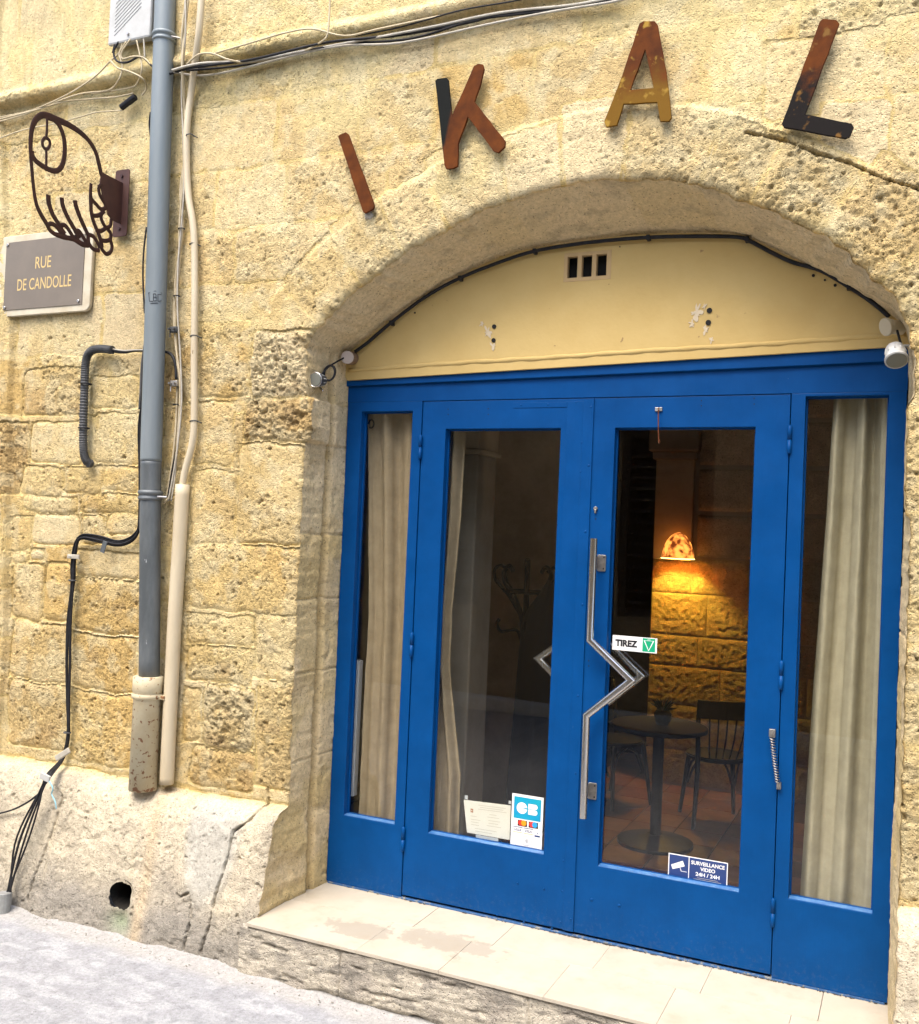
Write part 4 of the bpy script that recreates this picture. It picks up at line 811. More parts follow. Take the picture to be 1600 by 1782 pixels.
q = aty(848, 1458, .0530); box('tape', q.x - .055, q.x + .055, .0515, .0518, q.z - .014, q.z + .006, M['tape'], t, 0)
q = aty(812, 1388, .0530); box('tape', q.x - .008, q.x + .008, .0515, .0518, q.z - .008, q.z + .01, M['tape'], t, 0); q = aty(888, 1396, .0530); box('tape', q.x - .006, q.x + .006, .0515, .0518, q.z - .008, q.z + .006, M['tape'], t, 0)

# ------------------------------------------------------------------ the four big rusted letters
def letter_mat(name, kind, wh):
    m = bpy.data.materials.new(name); m.use_nodes = True; nt = m.node_tree; N = nt.nodes; Lk = nt.links; b = N['Principled BSDF']; b.inputs['Roughness'].default_value = .8; b.inputs['Specular IOR Level'].default_value = .12
    tc = N.new('ShaderNodeTexCoord'); sp = N.new('ShaderNodeSeparateXYZ'); mp = N.new('ShaderNodeMapping'); mp.vector_type = 'POINT'; mp.inputs['Scale'].default_value = (1 / wh[0], 1, 1 / wh[1]); mp.inputs['Location'].default_value = (.5, 0, 0); Lk.new(tc.outputs['Object'], mp.inputs[0]); Lk.new(mp.outputs[0], sp.inputs[0])
    n = N.new('ShaderNodeTexNoise'); n.inputs['Scale'].default_value = 9; n.inputs['Detail'].default_value = 7; n.inputs['Roughness'].default_value = .65; Lk.new(tc.outputs['Object'], n.inputs[0])
    def ramp(src, lo, hi):
        mr = N.new('ShaderNodeMapRange'); mr.inputs[1].default_value = lo; mr.inputs[2].default_value = hi; Lk.new(src, mr.inputs[0]); return mr.outputs[0]
    def mix(f, A, B):
        mx = N.new('ShaderNodeMix'); mx.data_type = 'RGBA'; Lk.new(f, mx.inputs['Factor'])
        for s_, v in (('A', A), ('B', B)):
            if isinstance(v, tuple): mx.inputs[s_].default_value = (*v, 1)
            else: Lk.new(v, mx.inputs[s_])
        return mx.outputs['Result']
    def add(s1, k, s2):
        ma = N.new('ShaderNodeMath'); ma.operation = 'MULTIPLY_ADD'; Lk.new(s1, ma.inputs[0]); ma.inputs[1].default_value = k; Lk.new(s2, ma.inputs[2]); return ma.outputs[0]
    c = mix(ramp(n.outputs['Fac'], .35, .65), (.130, .036, .005), (.055, .015, .004))
    if kind == 'K': c = mix(ramp(add(sp.outputs['Z'], -.22, sp.outputs['X']), .135, .10), c, mix(ramp(add(n.outputs['Fac'], .25, sp.outputs['Z']), .33, .40), (.06, .02, .008), (.007, .008, .007)))
    if kind == 'A': c = mix(ramp(add(sp.outputs['Z'], -1.0, n.outputs['Fac']), -.05, .25), c, (.15, .075, .008))
    if kind == 'L': c = mix(ramp(add(sp.outputs['Z'], -1.0, n.outputs['Fac']), -.1, .1), c, (.010, .008, .007))
    if kind in 'AL':
        n2 = N.new('ShaderNodeTexNoise'); n2.inputs['Scale'].default_value = 22; n2.inputs['Detail'].default_value = 4; Lk.new(tc.outputs['Object'], n2.inputs[0])
        c = mix(ramp(n2.outputs['Fac'], .60, .68), c, (.30, .18, .03) if kind == 'A' else (.16, .08, .02))
    Lk.new(c, b.inputs['Base Color']); bp = N.new('ShaderNodeBump'); bp.inputs['Distance'].default_value = .0012; Lk.new(n.outputs['Fac'], bp.inputs['Height']); Lk.new(bp.outputs[0], b.inputs['Normal'])
    return m
LY = -.372
def wob(lp, seed):
    q = random.Random(seed); out = []; n = len(lp)
    for i in range(n):
        a_, b_ = Vector(lp[i]), Vector(lp[(i + 1) % n]); L_ = (b_ - a_).length; k = max(1, int(L_ / .035))
        for j in range(k):
            v = a_.lerp(b_, j / k)
            if j: v += Vector((q.uniform(-.0012, .0012), q.uniform(-.0012, .0012)))
            out.append((v.x, v.y))
    return out
for nm, kind, lab, loops in (
    ('letter_i', 'I', 'single rust brown bar letter I, first letter over the arch', [[(590, 238), (593, 235), (603, 231), (607, 234), (652, 358), (650, 364), (636, 371), (633, 368)]]),
    ('letter_k', 'K', 'steel letter K with a black stem and rust brown arms over the arch', [[(759, 142), (762, 138), (778, 136), (781, 140), (787, 205), (826, 116), (833, 112), (841, 113), (843, 120), (836, 150), (826, 177), (880, 246), (879, 256), (868, 266), (860, 263), (815, 203), (798, 250), (797, 289), (790, 293), (778, 294), (775, 288)]]),
    ('letter_a', 'A', 'yellow brown rusted letter A above the crown of the arch', [[(1114, 42), (1121, 38), (1140, 38), (1145, 44), (1160, 125), (1169, 205), (1165, 211), (1150, 211), (1145, 178), (1086, 181), (1074, 218), (1056, 221), (1053, 212), (1085, 130)], [(1124, 84), (1139, 154), (1097, 158)]]),
    ('letter_l', 'L', 'rust brown and black letter L at the right end of the lettering', [[(1428, 38), (1433, 34), (1456, 36), (1461, 42), (1401, 200), (1482, 216), (1486, 222), (1479, 238), (1472, 241), (1366, 222), (1362, 216), (1374, 185)]])):
    L2 = [wob([(aty(a_, b_, LY).x, aty(a_, b_, LY).z) for a_, b_ in lp], 3) for lp in loops]
    us = [q[0] for q in L2[0]]; vs_ = [q[1] for q in L2[0]]
    tag(poly(nm, L2, LY, .012, letter_mat('rust_' + kind, kind, (max(us) - min(us), max(vs_) - min(vs_))), None, .0011), lab, 'letter', 'rusted steel letters over the arch')
p = aty(643, 375, FY - .01)
bm = bmesh.new(); bmesh.ops.create_icosphere(bm, subdivisions=2, radius=.022)
for v in bm.verts: v.co = Vector((p.x + v.co.x * (1 + .3 * math.sin(v.co.z * 300)), FY - .012 + v.co.y * .6, p.z + v.co.z * (1 + .3 * math.sin(v.co.x * 270))))
from_bm('cement_lump', bm, mat('grey_cement', (.36, .32, .25), .95, bump=.002), facade)

# ------------------------------------------------------------------ hanging iron sign (hand shaped like a fish), in a plane square to the wall
PLX_ = aty(213, 350, -.36).x
t = empty('iron_sign', (PLX_, FY, 3.1), 'dark iron outline sign of a fish shaped hand with one eye, projecting beside the downpipe', 'sign')
pc = [aty(200, 350, -.36).x, aty(224, 350, -.36).x]; pz0 = aty(213, 411, -.36).z; pz1 = aty(213, 296, -.36).z
poly('wall_plate', [rrect(pc[0], pc[1], pz0, pz1, .012)], -.362, .005, M['bracket_iron'], t, .001)
for zz_ in (aty(212, 307, -.36).z, aty(212, 398, -.36).z):
    cyl('bolt', (PLX_ - .005, -.372, zz_), (PLX_ - .005, -.362, zz_), .008, M['sign_iron'], t, 8)
def sgn(u, v):                                             # coordinates of the close-up drawing -> photo -> the sign's own plane
    return atx(30 + u * .1572, 180 + v * .1572, PLX_)
web = [(930, 755), (1010, 800), (1220, 905), (1232, 1370), (1050, 1290), (1000, 1230), (985, 1130), (940, 1010), (915, 870)]
TFX = Matrix(((0, 0, 1, PLX_), (1, 0, 0, 0), (0, 1, 0, 0), (0, 0, 0, 1)))
poly('web', [[(min(sgn(*q).y, -.364), sgn(*q).z) for q in web]], 0, .005, M['bracket_iron'], t, .001, tf=TFX)
NX = Vector((1, 0, 0))
strokes = [([(935, 800), (900, 650), (870, 540), (800, 420), (700, 320), (560, 230), (420, 170), (340, 135), (270, 130), (205, 180), (165, 270), (150, 400), (150, 560), (165, 760), (185, 960), (215, 1120), (270, 1240), (340, 1350)], [.0125, .0135, .013, .013, .014, .015, .017, .016, .015, .014, .013, .012, .011, .010, .010, .011, .012, .013]),
    ([(340, 150), (420, 190), (480, 270), (520, 400), (525, 560), (495, 690), (430, 745), (340, 725), (230, 655), (175, 590), (160, 520)], [.013] * 11),
    ([(330, 150), (330, 270), (322, 370)], [.0075] * 3), ([(322, 500), (322, 600), (320, 700)], [.0075] * 3),
    ([(320, 380), (355, 405), (362, 450), (345, 490), (315, 505), (285, 470), (280, 420), (300, 385), (322, 378)], [.0085] * 9),
    ([(345, 1010), (350, 1100), (390, 1220), (450, 1320), (500, 1400), (530, 1440)], [.014, .014, .013, .012, .011, .011]),
    ([(492, 1040), (505, 1130), (550, 1240), (610, 1350), (665, 1440), (690, 1490)], [.013, .013, .013, .013, .012, .011]),
    ([(638, 1070), (655, 1150), (700, 1270), (745, 1370), (780, 1450), (790, 1520)], [.013, .014, .013, .013, .012, .011]),
    ([(818, 885), (812, 990), (815, 1080), (820, 1200), (850, 1320), (900, 1440), (935, 1560), (925, 1600)], [.010, .011, .013, .012, .012, .012, .013, .012]),
    ([(815, 1050), (870, 1110), (930, 1170), (990, 1150)], [.011] * 4), ([(900, 930), (915, 1010), (960, 1090), (985, 1150)], [.011] * 4), ([(900, 930), (925, 905), (945, 900)], [.011] * 3),
    ([(340, 1350), (370, 1330), (420, 1350), (470, 1410), (480, 1450), (430, 1450), (370, 1410), (335, 1355)], [.011] * 8),
    ([(480, 1350), (530, 1350), (590, 1430), (620, 1495), (570, 1490), (520, 1460), (490, 1400)], [.011] * 7),
    ([(630, 1420), (680, 1410), (730, 1480), (770, 1550), (720, 1550), (670, 1510), (640, 1450)], [.011] * 7),
    ([(780, 1450), (840, 1470), (890, 1540), (915, 1600)], [.011] * 4), ([(780, 1480), (800, 1560), (850, 1615), (910, 1625)], [.011] * 4),
    ([(430, 1450), (520, 1480), (620, 1500), (720, 1560), (790, 1570)], [.012] * 5),
    ([(830, 1240), (890, 1240), (930, 1220), (960, 1190)], [.011] * 4), ([(940, 1200), (930, 1270), (980, 1370), (1030, 1350), (1040, 1280)], [.011] * 5),
    ([(870, 1400), (930, 1410), (980, 1375)], [.011] * 3), ([(1000, 1390), (1035, 1440), (1030, 1500), (980, 1520), (920, 1510)], [.011] * 5),
    ([(1030, 1510), (1050, 1580), (1035, 1640), (990, 1665), (950, 1630), (930, 1590)], [.011] * 6)]
bm = bmesh.new()
for i, (pp, ww) in enumerate(strokes):
    P = smooth_pts([sgn(*q) for q in pp], 5); rr2 = list(np.interp(np.linspace(0, 1, len(P)), np.linspace(0, 1, len(ww)), ww))
    tube_bm(bm, P, [r_ * 1.0 for r_ in rr2], 8, (NX, .0028 + .0001 * i))
from_bm('outline', bm, M['sign_iron'], t)

# ------------------------------------------------------------------ street name sign
y_ = -.368
c4 = [aty(a_, b_, y_) for a_, b_ in ((2, 416), (158, 392), (158, 536), (2, 553))]
sx0, sx1 = (c4[0].x + c4[3].x) / 2 - .02, (c4[1].x + c4[2].x) / 2; sz0, sz1 = (c4[2].z + c4[3].z) / 2, (c4[0].z + c4[1].z) / 2
t = empty('street_name_sign', (sx0, FY, sz0), 'taupe street plate reading RUE DE CANDOLLE on a pale rounded board', 'sign')
poly('backing_board', [rrect(sx0, sx1, sz0, sz1, .035, 6)], y_ + .012, .02, M['frame_l'], t, .003)
q0, q1 = aty(9, 480, y_).x, aty(145, 480, y_).x; r0, r1 = (aty(10, 542, y_).z + aty(145, 527, y_).z) / 2, (aty(10, 425, y_).z + aty(145, 405, y_).z) / 2
box('plate', q0, q1, y_ - .002, y_ + .002, r0, r1, M['taupe'], t, .0005)
p = aty(76, 456, y_); text('lettering', 'RUE', p.x, y_ - .0026, p.z, .062, M['ochre_letter'], t, off=.004, width=.112)
p = aty(77, 492, y_); text('lettering', 'DE CANDOLLE', p.x, y_ - .0026, p.z, .062, M['ochre_letter'], t, off=.004, width=.385)
for (a_, b_) in ((q0 + .012, r1 - .012), (q0 + .012, r0 + .014), (q1 - .022, r0 + .018)): cyl('screw', (a_, y_ - .008, b_), (a_, y_ - .002, b_), .0085, M['steel'], t, 12, bev=.002)

# ------------------------------------------------------------------ downpipe
t = empty('downpipe', (aty(262, 1175, -.41).x, -.41, .45), 'grey zinc rainwater downpipe with a rusting cream cast iron foot', 'downpipe')
PY = -.412
ax = [(289, -40), (286, 60), (281, 200), (275, 400), (269, 600), (264, 760), (262, 860), (261, 1000), (260, 1175)]
P = [aty(a_, b_, PY) for a_, b_ in ax]
PR = .0505
cyl_u = tube('upper_pipe', P[:6] + [aty(263, 803, PY)], PR, M['zinc'], t, 24, 4)
P2 = [aty(263, 800, PY), aty(262, 860, PY), aty(261, 1000, PY), aty(260, 1180, PY)]
tube('lower_pipe', P2, PR - .0012, M['zinc2'], t, 24, 4)
for (a_, b_) in ((286, 66), (262, 862)):
    q = aty(a_, b_, PY); bm = bmesh.new(); tube_bm(bm, [q + Vector((0, 0, d_)) for d_ in (.024, .020, .012, .004, .0, -.004, -.012, -.020, -.024)], [PR, PR + .007, PR + .010, PR + .007, PR + .001, PR + .001, PR + .007, PR + .007, PR], 24); from_bm('collar', bm, M['zinc'] if b_ < 500 else M['zinc2'], t, True)
    cyl('clamp_lug', q + Vector((PR, -.01, -.006)), q + Vector((PR + .03, .02, -.006)), .006, M['steel'], t, 8)
ft = [aty(258, 1180, PY), aty(257, 1225, PY), aty(256, 1290, PY), aty(254, 1368, PY)]
q = ft[0]; bm = bmesh.new(); zt, zb = aty(258, 1176, PY).z, aty(254, 1372, PY + .02).z
tube_bm(bm, [Vector((q.x, PY, z_)) for z_ in (zt, zt - .004, zt - .07, zt - .078, zt - .082, zt - .086, zt - .10, zt - .108, zt - .112, zb)], [.060, .0705, .0705, .066, .066, .0735, .0735, .066, .064, .0655], 26); from_bm('cast_iron_foot', bm, M['castiron'], t, True)
box('foot_lug', q.x + .06, q.x + .10, PY + .0, PY + .05, zt - .106, zt - .088, M['castiron'], t, .003)
# marker scrawl on the pipe
def onpipe(px, py):
    c = aty(271.5, py, PY); d = ray(px, py); o_ = CAM[:2] - np.array([c.x, PY]); A2 = d[0] ** 2 + d[1] ** 2; B2 = 2 * (o_[0] * d[0] + o_[1] * d[1]); C2 = o_[0] ** 2 + o_[1] ** 2 - (PR + .0012) ** 2
    return Vector(CAM + d * ((-B2 - math.sqrt(max(B2 * B2 - 4 * A2 * C2, 0))) / (2 * A2)))
bm = bmesh.new()
for st in ([(259, 509), (260, 524), (266, 524)], [(267, 511), (267, 523), (272, 523), (272, 517), (267, 517), (272, 516), (271, 511), (267, 511)], [(281, 512), (275, 512), (275, 524), (281, 523)], [(258, 510), (270, 506), (282, 510)], [(262, 528), (268, 527), (275, 527)]):
    tube_bm(bm, [onpipe(*q) for q in st], .0016, 4)
from_bm('marker_scrawl', bm, M['ink'], t)

# ------------------------------------------------------------------ conduits and cables
def wire(name, pts, r, m, y=-.362, sides=6, jit=.004, par=None, lab=None, cat='cable', grp=None, sm=5, seed=0):
    q = random.Random(seed or hash(tuple(pts)) % 9999); P = []
    for i, v in enumerate(pts):
        yv = v[2] if len(v) > 2 else y + q.uniform(-jit, jit)
        zz_ = aty(v[0], v[1], yv).z
        if len(v) < 3: yv -= .065 * float(sst(3.86, 3.90, zz_))     # the ledge stands proud of the wall
        P.append(aty(v[0], v[1], yv))
    o = tube(name, P, r, m, par, sides, sm)
    if lab: tag(o, lab, cat, grp)
    return o
wire('beige_conduit', [(352, -30), (346, 60), (334, 150), (325, 230), (327, 330), (337, 400), (339, 500), (338, 620), (338, 730), (334, 775), (322, 820), (316, 856)], .0165, M['conduit'], -.370, 14, .0, lab='thin beige conduit running down the wall right of the downpipe', cat='conduit')
P = [aty(a_, b_, -.372) for a_, b_ in ((318, 843), (312, 950), (304, 1080), (298, 1200), (293, 1300), (290, 1364))]
o = tube('beige_trunking', P, .0335, M['conduit'], None, 20, 4); tag(o, 'wide beige cable guard below the thin conduit, ending on the plinth', 'conduit')
for k, (a_, b_) in enumerate(((331, 236), (337, 425), (338, 585), (338, 733))):
    q = aty(a_, b_, -.368); bm = bmesh.new(); tube_bm(bm, [q + Vector((.019 * math.cos(an), -.019 * math.sin(an), .002 * math.sin(an * 2))) for an in np.linspace(-.5, math.pi + .5, 14)], .003, 5)
    tube_bm(bm, [q + Vector((.018, .0, 0)), q + Vector((.03, .02, -.006))], .003, 5)
    tag(from_bm('pipe_tie', bm, M['corr'], None, True), ['grey wire tie around the beige conduit, level with the fish sign top', 'grey wire tie around the beige conduit, beside the street plate', 'grey tie around the beige conduit, above the left spotlight level', 'lowest grey tie around the beige conduit, above its bend'][k], 'cable tie')
vc = [('cream', .006, [(330, -20), (321, 60), (317, 120), (322, 200), (324, 260), (314, 330), (318, 400), (306, 480), (305, 560), (309, 640), (308, 700), (305, 760), (298, 820), (290, 868)]),
      ('cream', .0055, [(326, -20), (317, 60), (320, 140), (323, 230), (318, 320), (312, 400), (312, 470), (303, 540), (306, 600), (313, 660), (312, 740), (306, 800), (296, 860), (286, 875)]),
      ('white_c', .0045, [(322, -20), (323, 60), (316, 150), (319, 240), (320, 330), (316, 390), (310, 460), (309, 540), (314, 620), (316, 700), (310, 770), (301, 830), (293, 872)]),
      ('black', .0045, [(305, 540), (306, 580), (310, 640), (313, 700), (309, 770), (299, 820), (291, 870)]), ('white_c', .004, [(313, 700), (309, 765), (307, 800), (303, 840), (298, 872)])]
for i, (m_, r_, pp) in enumerate(vc):
    wire('vertical_cable', pp, r_, M[m_], -.360 - .006 * (i % 3), 6, .003, lab=['thick cream cable hanging left of the beige conduit', 'second cream cable twined beside the beige conduit', 'thin white cable twisted among the cream ones by the conduit', 'short black cable in the bundle beside the beige conduit', 'short white cable end above the beige cable guard'][i], grp='cables beside the downpipe', seed=i + 3)
for k, (a_, b_) in enumerate(((304, 573), (305, 667))):
    q = aty(a_, b_, -.372); bm = bmesh.new(); bbox(bm, q.x - .022, q.x + .022, q.y - .014, q.y + .012, q.z - .016, q.z + .012, .004)
    for s_ in (-1, 1): tube_bm(bm, [q + Vector((s_ * .014, -.014, -.002)), q + Vector((s_ * .014, -.03, -.002))], .0055, 6)
    tube_bm(bm, [q + Vector((-.02, -.008, -.01)), q + Vector((-.018, -.01, -.04))], .003, 5)
    tag(from_bm('cable_clamp', bm, M['corr'] if k == 0 else M['steel']), ['dark piercing connector on the cables, upper of the two right of the downpipe', 'grey piercing connector on the cables, lower of the two right of the downpipe'][k], 'connector')
for k, (a_, b_) in enumerate(((323, 60), (316, 398), (308, 515), (307, 704))):
    q = aty(a_, b_, -.366); bm = bmesh.new(); tube_bm(bm, [q + Vector((.016 * math.cos(an), -.013 * math.sin(an), 0)) for an in np.linspace(0, 2 * math.pi, 14)], .0032, 5, cap=False); tube_bm(bm, [q + Vector((.014, -.004, 0)), q + Vector((.026, -.01, -.008))], .002, 4)
    tag(from_bm('bundle_tie', bm, M['black'], None, True), ['black tie on the cable bundle near the top edge', 'black tie on the cables right of the fish sign bracket', 'black tie on the cables level with the street plate', 'black tie on the cables above the downpipe joint'][k], 'cable tie')
# horizontal bundle under the ledge
hb = [('black', .006, [(296, 128), (330, 118), (365, 113), (440, 103), (560, 75), (640, 66), (700, 60), (810, 40), (860, 28), (960, 14), (1070, -4)]),
      ('white_c', .0062, [(300, 122), (350, 110), (440, 105), (520, 90), (640, 68), (760, 45), (870, 22), (1000, 8), (1080, -8)]),
      ('white_c', .005, [(302, 125), (345, 131), (400, 124), (520, 94), (600, 79), (700, 74), (850, 42), (960, 20), (1060, 4), (1100, -6)]),
      ('black', .0052, [(330, 122), (430, 112), (540, 86), (620, 75), (720, 66), (830, 34), (940, 20), (1080, -2)]), ('black', .0035, [(620, 62), (700, 46), (800, 18), (880, 4), (930, -6)]),
      ('cream', .0045, [(325, 112), (345, 95), (370, 93), (400, 104), (440, 108), (520, 92)]), ('cream', .004, [(375, 92), (430, 76), (500, 56), (545, 50), (600, 62), (660, 50), (800, 20)]), ('cream', .0042, [(575, -10), (573, 30), (570, 60), (560, 72), (535, 86), (500, 96)])]
for i, (m_, r_, pp) in enumerate(hb):
    wire('ledge_cable', pp, r_, M[m_], -.366 - .004 * (i % 3), 6, .002, lab=['thickest black cable of the bundle under the stone ledge', 'upper white cable of the bundle under the ledge', 'lower white cable of the bundle under the ledge', 'second black cable winding through the bundle under the ledge', 'short thin black cable along the ledge above the letter I', 'looped cream cable joining the bundle beside the conduit', 'thin cream cable right under the stone ledge', 'cream cable dropping from the top edge onto the bundle'][i], grp='cables under the stone ledge', seed=i + 20)
q0, q1 = aty(325, 120, -.372), aty(368, 110, -.372); tag(cyl('cable_sleeve', q0, q1, .012, M['corr'], None, 10), 'grey plastic sleeve on the cables right of the downpipe collar', 'sleeve')
# wires on the left of the pipe
lw = [('cream', .0042, [(214, 72), (207, 92), (190, 108), (165, 133), (120, 163), (60, 190), (20, 200), (-20, 207)]), ('cream', .0042, [(220, 72), (208, 92), (210, 103), (213, 118), (206, 140), (188, 157), (140, 163), (90, 180), (40, 200), (-20, 216)]),
      ('cream', .0045, [(193, 106), (205, 118), (225, 124), (248, 136), (255, 153), (247, 166)]), ('cream', .004, [(238, 70), (244, 98), (247, 120), (240, 142), (228, 152), (180, 160), (160, 163)]), ('cream', .0045, [(232, 162), (205, 168), (160, 172), (110, 177), (60, 192), (-20, 212)]),
      ('cream', .0035, [(213, 192), (170, 195), (140, 203), (100, 214), (40, 226), (-20, 248)]), ('white_c', .004, [(250, 62), (251, 80), (252, 100)]), ('black', .0055, [(207, 72), (198, 90), (204, 106), (222, 108), (245, 98), (262, 112), (270, 120)]), ('cream', .0042, [(227, 68), (212, 90), (214, 102), (232, 98), (250, 100), (262, 112)]), ('black', .004, [(200, 74), (196, 92)])]
for i, (m_, r_, pp) in enumerate(lw):
    wire('loose_wire', pp, r_, M[m_], -.362 - .004 * (i % 3), 6, .002, lab=['cream wire sagging left from the grey box, highest on the wall', 'cream wire looping below the grey box then running left', 'cream wire looping down to the black splice tube', 'cream wire curling back under the grey box', 'cream wire running left from the top of the splice tube', 'thin cream wire from the splice tube to the left edge, lowest of all', 'short white wire straight down from the grey box', 'thick black wire looping from the grey box to the downpipe', 'cream wire bending from the grey box to the downpipe', 'short black wire under the left corner of the grey box'][i], grp='loose wires below the grey box', seed=i + 40)
a_, b_ = aty(211, 187, -.374), aty(236, 168, -.374); tag(cyl('splice_tube', a_, b_, .0165, M['black'], None, 12, bev=.003), 'black cylindrical wire splice hanging above the fish sign', 'connector')
# grey junction box
x0, x1 = aty(192, 30, -.43).x, aty(262, 30, -.43).x; zb = aty(225, 72, -.43).z
t = empty('junction_box', ((x0 + x1) / 2, FY, zb), 'pale grey electrical box left of the downpipe at the top', 'electrical box')
box('housing', x0, x1, -.41, -.34, zb + .01, zb + .42, M['lead'], t, .012); box('lid', x0 - .004, x1 + .004, -.436, -.411, zb, zb + .43, M['lead'], t, .010)
for k in range(9): box('rib', x0 + .02, x1 - .04 , -.4385, -.435, zb + .10 + k * .02, zb + .106 + k * .02, M['lead'], t, .001, rot=Matrix.Rotation(R(-35), 3, 'Y'))
cyl('knob', ((x0 + x1) / 2, -.445, zb + .035), ((x0 + x1) / 2, -.434, zb + .035), .007, M['steel'], t, 10)
q = aty(192, 86, -.38); tag(box('hanging_tag', q.x - .012, q.x + .012, -.382, -.378, q.z - .045, q.z + .03, M['black'], None, .001), 'small black tag hanging at the left corner of the grey box', 'tag')
# corrugated conduit
P = smooth_pts([aty(a_, b_, -.375) for a_, b_ in ((153, 806), (146, 788), (145, 740), (147, 680), (149, 632), (156, 613), (172, 607), (196, 609))], 48); P[0] = P[0] + Vector((0, .02, 0))
bm = bmesh.new(); tube_bm(bm, P, [.0200 + .0012 * (1 if i % 4 < 2 else -1) for i in range(len(P))], 14)
t = empty('corrugated_conduit', P[0], 'dark grey corrugated conduit bent like a hook on the left wall', 'conduit'); from_bm('hose', bm, M['corr'], t)
for (a_, b_) in ((150, 668), (146, 745)):
    q = aty(a_, b_, -.375); bm = bmesh.new(); tube_bm(bm, [q + Vector((.026 * math.cos(an), .026 * math.sin(an), 0)) for an in np.linspace(0, 2 * math.pi, 16)], .004, 5, cap=False); from_bm('clip', bm, M['black'], t, True)
wire('conduit_wire', [(188, 610), (215, 613), (235, 610), (275, 611), (296, 615), (305, 632), (307, 660)], .0075, M['black'], -.366, 6, .001, lab='thick black cable leaving the corrugated conduit behind the downpipe'); wire('conduit_wire', [(188, 606), (215, 610), (235, 609), (262, 609)], .004, M['white_c'], -.372, 6, .001, lab='thin white wire leaving the corrugated conduit')
# black bundle going down the left of the pipe
for i, (dx, sp_) in enumerate(((0, 0), (3, 5), (6, -4), (-3, 9))):
    pp = [(251 + dx * .3, 690), (243 + dx * .6, 740), (244 + dx * .5, 820), (243 + dx * .4, 900), (236, 930 + dx), (208, 944 + dx), (172, 936 + dx * 1.2), (143, 933 + dx * .8), (131 + dx * .6, 948), (126 + dx * .7, 985), (126 + dx * .6, 1010), (118 + dx * .8 + sp_ * .6, 1080), (116 + dx * .7 + sp_ * .8, 1150), (117 + dx * .5 + sp_ * .4, 1220), (118 + dx * .4, 1280), (108 + dx * .5, 1320), (82 + dx, 1352, -.50), (60 + sp_ * .9, 1400, -.53), (32 + sp_ * 1.6, 1470, -.56), (12 + dx, 1560, -.60)]
    wire('service_cable', pp, [.0066, .0055, .005, .0045][i], M['black'], -.366 - .005 * (i % 2), 6, .0015, lab=['thickest black cable stepping down left of the pipe to the street', 'second black cable of the bundle left of the pipe', 'inner black cable of the bundle left of the pipe', 'outer thin black cable bowing away from its bundle'][i], grp='black service cables left of the downpipe', seed=i + 60)
wire('service_cable', [(72, 1378, -.52), (50, 1395, -.52), (20, 1410, -.5), (-20, 1420, -.5)], .005, M['black'], lab='black cable branching left off the bundle above the plinth')
wire('pipe_side_cable', [(262, 195), (260, 215), (262, 235)], .0045, M['black'], -.37, lab='short black cable showing beside the downpipe near the top'); wire('pipe_side_cable', [(255, 395), (250, 440), (249, 490), (252, 545)], .0045, M['black'], -.37, lab='black cable showing left of the downpipe by the street plate'); wire('pipe_side_cable', [(252, 600), (247, 640), (245, 685), (243, 712)], .007, M['corr'], -.372, lab='grey sleeved cable hugging the downpipe above the collar')
tie = []
for k, (a_, b_, lab) in enumerate(((125, 968, 'white cable clip with a nail under the bend of the black cables'), (126, 1010, 'grey tie on the black cables below their bend'), (117, 1275, 'grey tie on the black cables just above the plinth'))):
    q = aty(a_, b_, -.372); bm = bmesh.new(); tube_bm(bm, [q + Vector((.018 * math.cos(an), -.014 * math.sin(an), 0)) for an in np.linspace(0, 2 * math.pi, 14)], .004, 5, cap=False)
    if k == 0: bbox(bm, q.x - .02, q.x + .06, -.385, -.375, q.z - .012, q.z + .010, .003)
    tag(from_bm('cable_tie', bm, M['white_c'] if k == 0 else M['corr'], None, k > 0), lab, 'cable clip')
q = aty(113, 1312, -.47); tag(box('cable_saddle', q.x - .05, q.x + .05, -.49, -.478, q.z - .014, q.z + .014, M['white_c'], None, .004, rot=Matrix.Rotation(R(-32), 3, 'Y')), 'white plastic saddle nailed over the cables at the plinth top', 'cable clip')
q = aty(82, 1352, -.53); tag(box('cable_saddle', q.x - .032, q.x + .032, -.548, -.536, q.z - .016, q.z + .016, M['lead'], None, .003, rot=Matrix.Rotation(R(12), 3, 'Y')), 'grey clip with blue string holding the cables on the plinth', 'cable clip')
wire('blue_string', [(86, 1360, -.55), (92, 1372, -.56), (90, 1382, -.55), (96, 1395, -.56), (98, 1408, -.56)], .0035, mat('blue_string', (.25, .48, .55), .8), lab='pale blue string dangling from the clip on the plinth', cat='string')
q = aty(182, 950, -.385); tag(box('cable_label', q.x - .014, q.x + .014, -.392, -.388, q.z - .035, q.z + .025, M['zinc2'], None, .001, rot=Matrix.Rotation(R(18), 3, 'Y')), 'small grey tag hanging on the black cables left of the pipe', 'tag')
a_, b_ = aty(8, 1553, -.61), aty(5, 1598, -.62); tag(cyl('conduit_end', a_, b_, .036, mat('weathered_grey_plastic', (.27, .28, .27), .6, col2=(.2, .2, .19), scale=20), None, 16, .03, bev=.004), 'grey plastic conduit mouth taking the black cables at the street edge', 'conduit')
